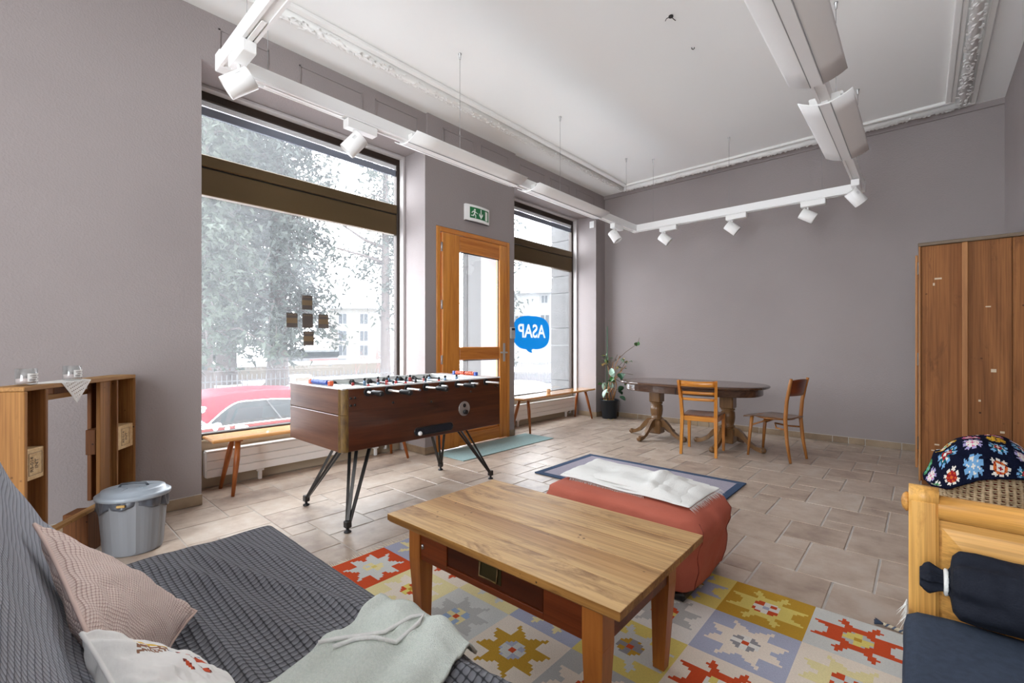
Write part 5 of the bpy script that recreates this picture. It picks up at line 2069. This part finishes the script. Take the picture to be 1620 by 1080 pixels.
def spot(x, y, d, along, label):
    t = thing('spotlight', label, 'spotlight', (x, y, TZ0), group='white track spotlights')
    ax = (.115, .034) if along == 'x' else (.034, .115)
    MB().box(-ax[0], ax[0], -ax[1], ax[1], -.062, -.001, .004).build('adapter', M['white'], t)
    off = Vector((-.05 if along == 'x' else 0, -.05 if along == 'y' else 0, 0))
    MB().tube([off + Vector((0, 0, -.062)), off + Vector((0, 0, -.105))], .009, 8).build('stem', M['white'], t)
    d = Vector(d).normalized()
    c = off + Vector((0, 0, -.160))
    h = MB()
    p0, p1 = c - d * .075, c + d * .075
    h.tube([p0, p0 + d * .004, p1 - d * .003, p1], [.055, .059, .059, .057], 24, caps=False)
    h.tube([p1, p1 - d * .03], [.054, .046], 24, caps=False)
    hd_ = h.build('head', M['white'], t)
    cap = MB()
    cap.tube([p0 + d * .001, p0 + d * .003], .056, 24)
    cap.build('rear_cap', M['white'], hd_)
    ln2 = MB()
    ln2.tube([p1 - d * .032, p1 - d * .030], .046, 20)
    ln2.build('lens', M['black'], hd_)
    s = d.cross(UPV).normalized()
    u2 = s.cross(d)
    gz = MB()
    for k in range(3):
        gz.bar(c - d * .05 + TC * .0585 + u2 * (.010 - k * .008), c - d * .02 + TC * .0585 + u2 * (.010 - k * .008), .004, .002)
    gz.build('vent', M['grey_metal'], hd_)


F_ = .65 * RT - .62 * UPV + .30 * TC
spot(-2.69, TYN, -.70 * RT - .50 * UPV + .25 * TC, 'x', 'large looking white spotlight on the near track corner')
spot(TXL, 1.69, -.60 * RT - .65 * UPV + .1 * TC, 'y', 'white spotlight hanging before the tall window')
spot(TXL, 5.36, .45 * RT - .80 * UPV + .25 * TC, 'y', 'white spotlight at the far end of the window side track')
spot(-2.50, TYF, F_, 'x', 'white spotlight nearest the corner on the end wall track')
spot(-1.66, TYF, F_, 'x', 'white spotlight in the middle of the end wall track')
spot(-.88, TYF, .75 * RT - .55 * UPV + .45 * TC, 'x', 'white spotlight with dark lens showing on the end wall track')
spot(TXR, 5.50, .6 * RT - .70 * UPV + .1 * TC, 'y', 'white spotlight at the right track corner')

for k, (px, py, lab) in enumerate(((-1.43, 3.41, 'bare wire stub hanging from a ceiling hole'), (-1.45, 3.89, 'small hook left in the white ceiling'))):
    hk = thing('ceiling_hook', lab, 'hook', (px, py, CZ - .028))
    if k == 0:
        MB().lathe([(.018, .020), (.018, .028)], n=12).build('hole_ring', M['black'], hk)
        q = MB()
        q.tube([(0, 0, .026), (.01, .02, .012), (.018, .045, .008)], .003, 5)
        q.tube([(0, 0, .026), (-.03, -.012, .016), (-.045, 0, .010)], .003, 5)
        q.build('wire_end', M['steel'], hk)
    else:
        MB().tube([(0, 0, .028), (0, 0, .016), (.012, 0, .006), (.022, 0, .012), (.020, 0, .02)], .0035, 6).build('hook', M['steel'], hk)

# ---------------------------------------------------------------- stickers on the glass
GX = FX - .037


def film(name, c):
    """thin vinyl or paper: daylight shines through it"""
    m = bpy.data.materials.new(name)
    m.use_nodes = True
    nt = m.node_tree
    out = nt.nodes['Material Output']
    b_ = nt.nodes['Principled BSDF']
    b_.inputs['Base Color'].default_value = c4(c)
    tl = nn(nt, 'ShaderNodeBsdfTranslucent')
    tl.inputs[0].default_value = c4(c)
    mx = nn(nt, 'ShaderNodeMixShader')
    mx.inputs[0].default_value = .5
    nt.links.new(b_.outputs[0], mx.inputs[1])
    nt.links.new(tl.outputs[0], mx.inputs[2])
    nt.links.new(mx.outputs[0], out.inputs[0])
    return m


M['sticker'] = film('sticker_blue', (.0, .085, .25))
M['stickwhite'] = film('sticker_white', (.34, .36, .37))
sb_ = thing('window_sticker', 'blue speech bubble sticker with mirrored white letters', 'sticker', (GX, 5.46, 1.355))
bpts = []
for k in range(60):
    a = 2 * PI * k / 60
    ca, sa = math.cos(a), math.sin(a)
    e = 2.9
    kk = (abs(ca) ** e + abs(sa) ** e) ** (-1 / e)
    y, z = .445 * kk * ca, .26 * kk * sa + .03
    bpts.append((y, z))
tail = []
for (y, z) in bpts:
    if z < -.15 and -.14 < y < .06:
        continue
    tail.append((y, z))
idx = max(i for i, (y, z) in enumerate(tail) if z < 0 and y <= -.14 and y > -.36)
tail[idx + 1:idx + 1] = [(-.10, -.258), (-.06, -.272), (.00, -.285), (-.012, -.235), (.012, -.222)]
from mathutils.bvhtree import BVHTree
# letters read the right way from the street, mirrored from inside
mtx = Matrix(((0, 0, 1, 0), (-1, 0, 0, 0), (0, 1, 0, 0), (0, 0, 0, 1)))
tmp_ = text_mesh('ASAP', .285, M['stickwhite'], 'tmp_letters', sb_, Matrix.Translation((0, 0, .045)) @ mtx, 0.0, .006)
tree = BVHTree.FromPolygons([v.co.copy() for v in tmp_.data.vertices], [tuple(p.vertices) for p in tmp_.data.polygons])
bpy.data.objects.remove(tmp_)


def inpoly(poly, x, y):
    c = False
    j = len(poly) - 1
    for i in range(len(poly)):
        xi, yi = poly[i]; xj, yj = poly[j]
        if (yi > y) != (yj > y) and x < (xj - xi) * (y - yi) / (yj - yi + 1e-12) + xi: c = not c
        j = i
    return c


cs = .0045
film_b, film_w = MB(), MB()
for i in range(int(.92 / cs)):
    for j in range(int(.62 / cs)):
        y, z = -.46 + (i + .5) * cs, -.30 + (j + .5) * cs
        if not inpoly(tail, y, z): continue
        hit = tree.ray_cast(Vector((.5, y, z)), Vector((-1, 0, 0)))[0] is not None
        h_ = cs / 2 + 1e-5
        (film_w if hit else film_b).add([(.0006, y - h_, z - h_), (.0006, y + h_, z - h_), (.0006, y + h_, z + h_), (.0006, y - h_, z + h_)], [(0, 1, 2, 3)])
film_b.build('bubble', M['sticker'], sb_)
film_w.build('lettering', M['stickwhite'], sb_, label='white letters')
M['notedark'] = film('note_dark', (.15, .13, .118))
M['notetan'] = film('note_tan', (.34, .25, .15))
for k, (y, z) in enumerate(((1.98, 1.615), (1.985, 1.435), (1.995, 1.262), (1.835, 1.435), (2.145, 1.435))):
    nt_ = thing('window_note', ['topmost dark square note stuck on the tall window', 'central dark square note stuck on the tall window', 'lowest dark square note stuck on the tall window', 'left dark square note stuck on the tall window', 'right dark square note stuck on the tall window'][k], 'note', (GX, y, z), group='five notes stuck on the tall window')
    MB().box(0, .0012, -.052, .052, -.070, .070).build('sheet', M['notedark'], nt_)
    if k != 1:
        MB().box(.0012, .0018, -.050, .050, -.028, .022).build('band', M['notetan'], nt_)
    q = MB()
    for j in range(4):
        q.box(.0012, .0019, -.035 + j * .019, -.023 + j * .019, .048, .056)
    q.build('print', M['notetan'], nt_)

# ---------------------------------------------------------------- the street outside
GZ = -.95
M['slush'] = mat('road_slush', (.30, .30, .31), .7, col2=(.42, .42, .43), vs_=1.2, kind='World')
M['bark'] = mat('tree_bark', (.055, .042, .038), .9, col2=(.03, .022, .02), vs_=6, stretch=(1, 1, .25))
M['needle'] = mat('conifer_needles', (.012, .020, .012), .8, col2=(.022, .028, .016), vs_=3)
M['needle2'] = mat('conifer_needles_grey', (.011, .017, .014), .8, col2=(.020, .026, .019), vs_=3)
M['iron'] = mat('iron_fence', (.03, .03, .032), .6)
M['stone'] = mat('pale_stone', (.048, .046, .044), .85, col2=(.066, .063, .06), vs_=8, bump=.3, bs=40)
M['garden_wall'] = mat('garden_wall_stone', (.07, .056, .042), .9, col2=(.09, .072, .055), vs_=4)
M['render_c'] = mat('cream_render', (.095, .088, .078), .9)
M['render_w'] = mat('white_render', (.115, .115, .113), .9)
M['dkwin'] = mat('house_window', (.03, .034, .038), .5, spec=.1)
M['frame_w'] = mat('house_window_frame', (.12, .12, .12), .6, spec=.2)
M['redcar'] = mat('car_red', (.15, .001, .010), .45, spec=.10)
M['carglass'] = mat('car_glass', (.012, .016, .017), .15, spec=.2)
M['rubber'] = mat('tyre_rubber', (.01, .01, .01), .7)

gr = MB()
gr.box(-150, T - .02, -60, 150, GZ - .3, GZ)
struct(gr.build('snowy_ground', M['snow']), 'snow covered ground outside')
rd = MB()
rd.box(-11.5, -5.6, -40, 90, GZ, GZ + .01)
struct(rd.build('slushy_road', M['slush']), 'slushy street in front of the shop')

# shop front masonry beside the windows
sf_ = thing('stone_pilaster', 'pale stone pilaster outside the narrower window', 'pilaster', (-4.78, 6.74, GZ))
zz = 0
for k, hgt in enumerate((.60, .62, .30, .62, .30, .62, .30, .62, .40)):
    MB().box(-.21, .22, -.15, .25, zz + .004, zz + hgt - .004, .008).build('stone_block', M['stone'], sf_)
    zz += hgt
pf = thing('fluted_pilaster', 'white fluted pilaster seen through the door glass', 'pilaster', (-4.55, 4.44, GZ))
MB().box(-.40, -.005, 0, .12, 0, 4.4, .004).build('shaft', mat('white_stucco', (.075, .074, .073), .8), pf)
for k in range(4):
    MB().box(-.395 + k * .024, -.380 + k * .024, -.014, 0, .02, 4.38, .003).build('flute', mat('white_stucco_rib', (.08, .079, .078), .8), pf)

# red car parked at the kerb
car = thing('car', 'red hatchback car with snow patches parked outside', 'car', (-7.86, .95, GZ))
ysec = [(0.0, .46, .80, .70), (.12, .34, .95, .80), (.5, .22, 1.02, .86), (1.2, .20, 1.03, .875), (2.2, .20, 1.02, .875), (3.0, .20, .99, .865), (3.6, .22, .90, .85), (4.05, .30, .76, .78), (4.22, .40, .62, .66)]
bd_ = MB()
ring_n = 14


def csec(y, z0, z1, hw):
    pts = []
    for x, z in ((-.92, 0), (-1, .2), (-1.0, .55), (-.97, .80), (-.90, 1), (-.5, 1.03), (0, 1.04), (.5, 1.03), (.90, 1), (.97, .80), (1.0, .55), (1, .2), (.92, 0), (0, -.02)):
        pts.append((x * hw, y, z0 + (z1 - z0) * z))
    return pts


vs3 = []; f3 = []
for sct in ysec: vs3 += csec(*sct)
for i in range(len(ysec) - 1):
    for k in range(ring_n):
        k2 = (k + 1) % ring_n
        f3.append((i * ring_n + k, i * ring_n + k2, (i + 1) * ring_n + k2, (i + 1) * ring_n + k))
f3 += [tuple(range(ring_n)), tuple(range((len(ysec) - 1) * ring_n, len(ysec) * ring_n))[::-1]]
bd_.add(vs3, f3, 0, True)
subsurf(bd_.build('body', M['redcar'], car), 1)
gh = [(.10, .98), (.42, 1.26), (.75, 1.39), (1.2, 1.45), (1.7, 1.465), (2.2, 1.43), (2.7, 1.28), (3.15, 1.04), (3.3, .98)]


def roofz(y):
    for (a, za), (b_, zb) in zip(gh, gh[1:]):
        if a <= y <= b_: return lerp(za, zb, (y - a) / (b_ - a))
    return .98


def gside(y, h, s=1):
    zr = roofz(y)
    z = lerp(1.0, zr, h)
    hw = .835 - .27 * ((z - 1.0) / .46)
    return Vector((s * hw, y, z))


vs3 = []; f3 = []
N_ = 9
for y, z in gh:
    row = [gside(y, h, -1) for h in (0, .5, 1)] + [Vector((q * gside(y, 1).x, y, z + .025 * (1 - q * q))) for q in (-.5, 0, .5)] + [gside(y, h, 1) for h in (1, .5, 0)]
    vs3 += row
for i in range(len(gh) - 1):
    for k in range(N_ - 1):
        f3.append((i * N_ + k, i * N_ + k + 1, (i + 1) * N_ + k + 1, (i + 1) * N_ + k))
g = MB()
g.add(vs3, f3, 0, True)
g.build('roof', M['redcar'], car)
for s in (-1, 1):
    q = MB()
    q.grid(lambda u, v: gside(lerp(.70 + .28 * (1 - v) * 0 + .10 * v, 2.72 - .45 * v, u), .10 + .68 * v * (sstep(-.02, .35, u)) ** .6 * (1 - .12 * u), s) + Vector((s * .012, 0, 0)), 20, 6)
    sw = q.build('side_window', M['carglass'], car)
    edge = [gside(lerp(.70 + .10 * v, 2.72 - .45 * v, u), .10 + .68 * v * (sstep(-.02, .35, u)) ** .6 * (1 - .12 * u), s) + Vector((s * .016, 0, 0)) for u, v in [(k / 20, 0) for k in range(21)] + [(1, k / 5) for k in range(1, 6)] + [(1 - k / 20, 1) for k in range(1, 21)]]
    MB().tube(edge + [edge[0]], .012, 5, caps=False).build('window_trim', M['chrome'], sw)
    pb_ = [gside(1.78, .10, s) + Vector((s * .02, 0, 0)), gside(1.62, .74, s) + Vector((s * .02, 0, 0))]
    MB().bar(pb_[0], pb_[1], .03, .01).build('window_pillar', M['black'], sw)
q = MB()
q.grid(lambda u, v: (lerp(-.60, .60, u), lerp(.16, .60, v), roofz(lerp(.16, .60, v)) + .012), 6, 4)
q.build('rear_window', M['carglass'], car)
q = MB()
q.grid(lambda u, v: (lerp(-.62, .62, u), lerp(2.45, 3.10, v), roofz(lerp(2.45, 3.10, v)) + .03), 6, 4)
q.build('windscreen', M['carglass'], car)
MB().tube([(.25, .80, 1.41), (.20, .66, 1.58)], [.008, .004], 6).build('antenna', M['black'], car)
for s in (-1, 1):
    for y in (.80, 3.42):
        wmb = MB()
        wmb.tube([(s * .70, y, .31), (s * .885, y, .31)], .31, 24)
        wo = wmb.build('wheel', M['rubber'], car)
        MB().tube([(s * .884, y, .31), (s * .893, y, .31)], .20, 20).build('rim', M['grey_metal'], wo)
sn = MB()
for k in range(20):
    y = random.uniform(.62, .98) if k < 15 else random.uniform(.9, 1.3)
    h = random.uniform(.0, .75) * (1 if y < .85 else .25)
    p = gside(y, h, 1)
    sn.blob((p.x + .01, p.y, p.z), (random.uniform(.02, .04), random.uniform(.03, .07), random.uniform(.02, .04)), 7)
sn.build('snow_patch', M['snow'], car, kind='stuff')
MB().box(.855, .885, .95, 1.15, .86, .885, .008).build('door_pull', M['redcar'], car)

# iron fence along the pavement
fe = thing('iron_fence', 'black iron picket fence across the street', 'fence', (-14.0, 0, GZ))
q = MB()
for k in range(300):
    y = -4 + k * .125
    q.box(-.010, .010, y - .010, y + .010, .12, 1.32)
q.build('pickets', M['iron'], fe, kind='stuff')
for z in (.30, 1.14):
    MB().box(-.014, .014, -4, 33.5, z, z + .03).build('rail', M['iron'], fe)
MB().box(-.15, .15, -4, 33.5, 0, .12).build('footing', M['snow'], fe)
gp_ = thing('gate_post', 'squat stone gate post along the iron fence', 'post', (-13.5, 5.75, GZ))
MB().box(-.22, .22, -.22, .22, 0, 1.20, .02).build('post', M['garden_wall'], gp_)
MB().box(-.24, .24, -.24, .24, 1.20, 1.27, .03).build('snow_cap', M['snow'], gp_)

gw = thing('garden_wall', 'low stone garden wall with snow on top', 'wall', (-31, 4, GZ))
MB().box(-.25, .25, 0, 15.5, 0, .78, .03).build('masonry', M['garden_wall'], gw)
MB().box(-.32, .32, -.05, 15.6, .78, 1.02, .06).build('snow_cap', M['snow'], gw)
sbk = MB()
for k in range(40):
    sbk.blob((random.uniform(-22, -16), random.uniform(4, 20), GZ), (random.uniform(.8, 2), random.uniform(.8, 2), random.uniform(.15, .35)), 8)
struct(sbk.build('snow_banks', M['snow'], kind='structure'), 'soft snow banks in the garden')

# dark van with a red sign
vn = thing('van', 'dark parked van with red lettering behind garden wall', 'van', (-35, 16.2, GZ), math.radians(20))
MB().box(-.9, .9, -2.3, 2.3, .35, 1.15, .12).build('lower_body', M['iron'], vn)
MB().box(-.82, .82, -2.1, 1.6, 1.15, 1.75, .15).build('cabin', M['carglass'], vn)
MB().box(.90, .93, -1.6, 1.2, .55, 1.05, .02).build('red_sign', mat('sign_red', (.25, .02, .015), .5), vn)
for y in (-1.4, 1.4):
    for s in (-1, 1):
        MB().tube([(s * .72, y, .34), (s * .92, y, .34)], .34, 16).build('wheel', M['rubber'], vn)


def conifer(name, label, x, y, tr, h, crown, mats, n, size, z0, seed, lean=0.0, tz=None):
    rr = random.Random(seed)
    t = thing(name, label, 'tree', (x, y, GZ), group='conifers across the street')
    th_ = tz or h * .9
    MB().tube([(0, 0, -.1), (0, 0, .25), (lean * .1, 0, 1.2), (lean * .4, 0, th_ * .5), (lean, 0, th_)], [tr * 1.7, tr * 1.15, tr, tr * .7, tr * .25], 14).build('trunk', M['bark'], t)
    f = MB()
    br_ = MB()
    pts = []
    for k in range(int(n / 90)):
        z = lerp(z0, h, rr.random() ** .9)
        a = rr.uniform(0, 2 * PI)
        R = crown(z) * rr.uniform(.55, 1.05)
        tip = Vector((R * math.cos(a), R * math.sin(a), z - .25 * R))
        mid = Vector((R * .5 * math.cos(a), R * .5 * math.sin(a), z + .05 * R))
        br_.tube([(0, 0, z - .1), mid, tip], [.06, .04, .015], 4, caps=False)
        for q_ in range(90):
            s = rr.uniform(.25, 1.05)
            c = (mid * (2 * (1 - s)) + tip * (2 * s - 1)) if s > .5 else mid * (2 * s)
            c = c + Vector((rr.gauss(0, .32), rr.gauss(0, .32), rr.gauss(-.15, .26)))
            d = Vector((rr.gauss(0, 1), rr.gauss(0, 1), rr.gauss(-.6, .7))).normalized()
            e = d.cross(Vector((rr.gauss(0, 1), rr.gauss(0, 1), rr.gauss(0, 1)))).normalized()
            L = size * rr.uniform(.6, 1.3)
            f.add([c - e * L * .22, c + e * L * .22, c + d * L], [(0, 1, 2)])
    f.build('foliage', mats, t, kind='stuff')
    br_.build('branches', M['bark'], t, kind='stuff')
    return t


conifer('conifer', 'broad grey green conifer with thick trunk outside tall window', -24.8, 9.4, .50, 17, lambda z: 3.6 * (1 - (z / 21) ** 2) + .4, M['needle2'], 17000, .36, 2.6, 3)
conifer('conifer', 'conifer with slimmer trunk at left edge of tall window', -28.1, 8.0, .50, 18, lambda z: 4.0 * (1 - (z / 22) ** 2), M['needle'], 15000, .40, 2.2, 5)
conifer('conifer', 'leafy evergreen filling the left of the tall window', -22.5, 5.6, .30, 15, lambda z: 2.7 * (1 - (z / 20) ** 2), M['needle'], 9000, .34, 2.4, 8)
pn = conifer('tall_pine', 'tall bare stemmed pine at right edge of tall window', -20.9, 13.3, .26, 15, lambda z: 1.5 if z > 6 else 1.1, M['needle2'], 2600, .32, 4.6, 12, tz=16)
lb_ = MB()
for pts in ([(0, 0, 7.2), (-.3, -1.0, 7.5), (-.5, -1.9, 8.0), (-.6, -2.4, 9.0)], [(0, 0, 6.4), (-.3, -1.0, 6.7), (-.5, -2.4, 6.9)]):
    lb_.tube(pts, [.10, .08, .05, .03][:len(pts)], 6)
lb_.build('bare_limb', M['bark'], pn)
conifer('distant_tree', 'hazy tree glimpsed through the door glass', -17.0, 17.5, .2, 9, lambda z: 1.5, M['needle2'], 2500, .3, 1.5, 15)
bush = thing('bare_shrub', 'reddish leafless shrub tangle in front of cream house', 'shrub', (-28.6, 21.5, GZ))
q = MB()
rr = random.Random(4)
for k in range(160):
    x, y = rr.gauss(0, .8), rr.gauss(0, 2.2)
    q.tube([(x, y, 0), (x + rr.gauss(0, .3), y + rr.gauss(0, .4), rr.uniform(.8, 1.4)), (x + rr.gauss(0, .6), y + rr.gauss(0, .9), rr.uniform(1.4, 2.8))], [.03, .02, .008], 3, caps=False)
q.build('twigs', mat('red_twig', (.12, .06, .05), .9), bush, kind='stuff')


def house(name, label, cx, cy, ang, Wd, Dp, eave, ridge, wallm, wins, roof_over=.5, shutters=False):
    """facade along local x at y=0, body behind it (+y)"""
    t = thing(name, label, 'building', (cx, cy, GZ), ang)
    MB().box(-Wd / 2, Wd / 2, 0, Dp, 0, eave).build('walls', wallm, t)
    r = MB()
    o_ = roof_over
    r.prism([(-o_, eave - .02), (Dp + o_, eave - .02), (Dp / 2, ridge)], -Wd / 2 - o_, Wd / 2 + o_, 'yz')
    r.build('snow_roof', M['snow'], t)
    MB().box(-Wd / 2 - o_, Wd / 2 + o_, -o_ - .05, .0, eave - .25, eave + .05).build('eaves', M['frame_w'], t)
    for (x, z, w_, h_) in wins:
        f = MB()
        f.box(x - w_ / 2 - .12, x + w_ / 2 + .12, -.05, 0, z - .12, z + h_ + .12)
        fo_ = f.build('window', M['frame_w'], t)
        MB().box(x - w_ / 2, x - .04, -.07, -.05, z, z + h_).build('pane', M['dkwin'], fo_)
        MB().box(x + .04, x + w_ / 2, -.07, -.05, z, z + h_).build('pane', M['dkwin'], fo_)
        if shutters:
            for s in (-1, 1):
                MB().box(x + s * (w_ / 2 + .16) - .0, x + s * (w_ / 2 + .16 + w_ * .5), -.08, -.01, z - .05, z + h_ + .05).build('shutter', wallm, fo_)
    return t


A0 = math.radians(42)
# cream apartment house and its neighbour beyond the garden
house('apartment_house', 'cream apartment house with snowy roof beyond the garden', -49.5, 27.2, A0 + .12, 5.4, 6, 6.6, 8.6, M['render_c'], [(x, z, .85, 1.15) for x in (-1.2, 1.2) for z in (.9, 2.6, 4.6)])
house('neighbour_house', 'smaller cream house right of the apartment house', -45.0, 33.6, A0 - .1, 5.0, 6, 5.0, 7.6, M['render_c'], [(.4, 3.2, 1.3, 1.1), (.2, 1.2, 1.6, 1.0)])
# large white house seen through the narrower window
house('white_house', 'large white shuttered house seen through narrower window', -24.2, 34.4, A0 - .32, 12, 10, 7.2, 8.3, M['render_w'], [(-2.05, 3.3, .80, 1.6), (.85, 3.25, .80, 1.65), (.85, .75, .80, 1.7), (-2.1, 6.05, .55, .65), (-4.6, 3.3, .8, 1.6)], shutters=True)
ch = thing('church_spire', 'slim grey church spire beyond the narrower window', 'spire', (-37.5, 43.5, GZ))
MB().lathe([(1.0, 0), (1.0, 10), (.75, 12), (.30, 20), (.02, 22)], n=8).build('spire', mat('slate_spire', (.16, .16, .18), .7), ch)
sh = thing('snowy_hedge', 'hedge bank heaped with snow beyond the iron fence', 'hedge', (-16.5, 20.0, GZ), A0)
q = MB()
q.grid(lambda u, v: (lerp(-2.2, 2.2, u), lerp(-.6, .6, v), (.95 + .2 * fbm(u * 6, v * 3)) * min(1, 4 * min(u, 1 - u) + .1) * min(1, 5 * min(v, 1 - v) + .3)), 24, 8)
q.build('snow_top', M['snow'], sh)
MB().box(-2.1, 2.1, -.66, .55, 0, .62, .08).build('hedge_body', mat('hedge_grey', (.07, .065, .075), .9, col2=(.11, .10, .10), vs_=9), sh)
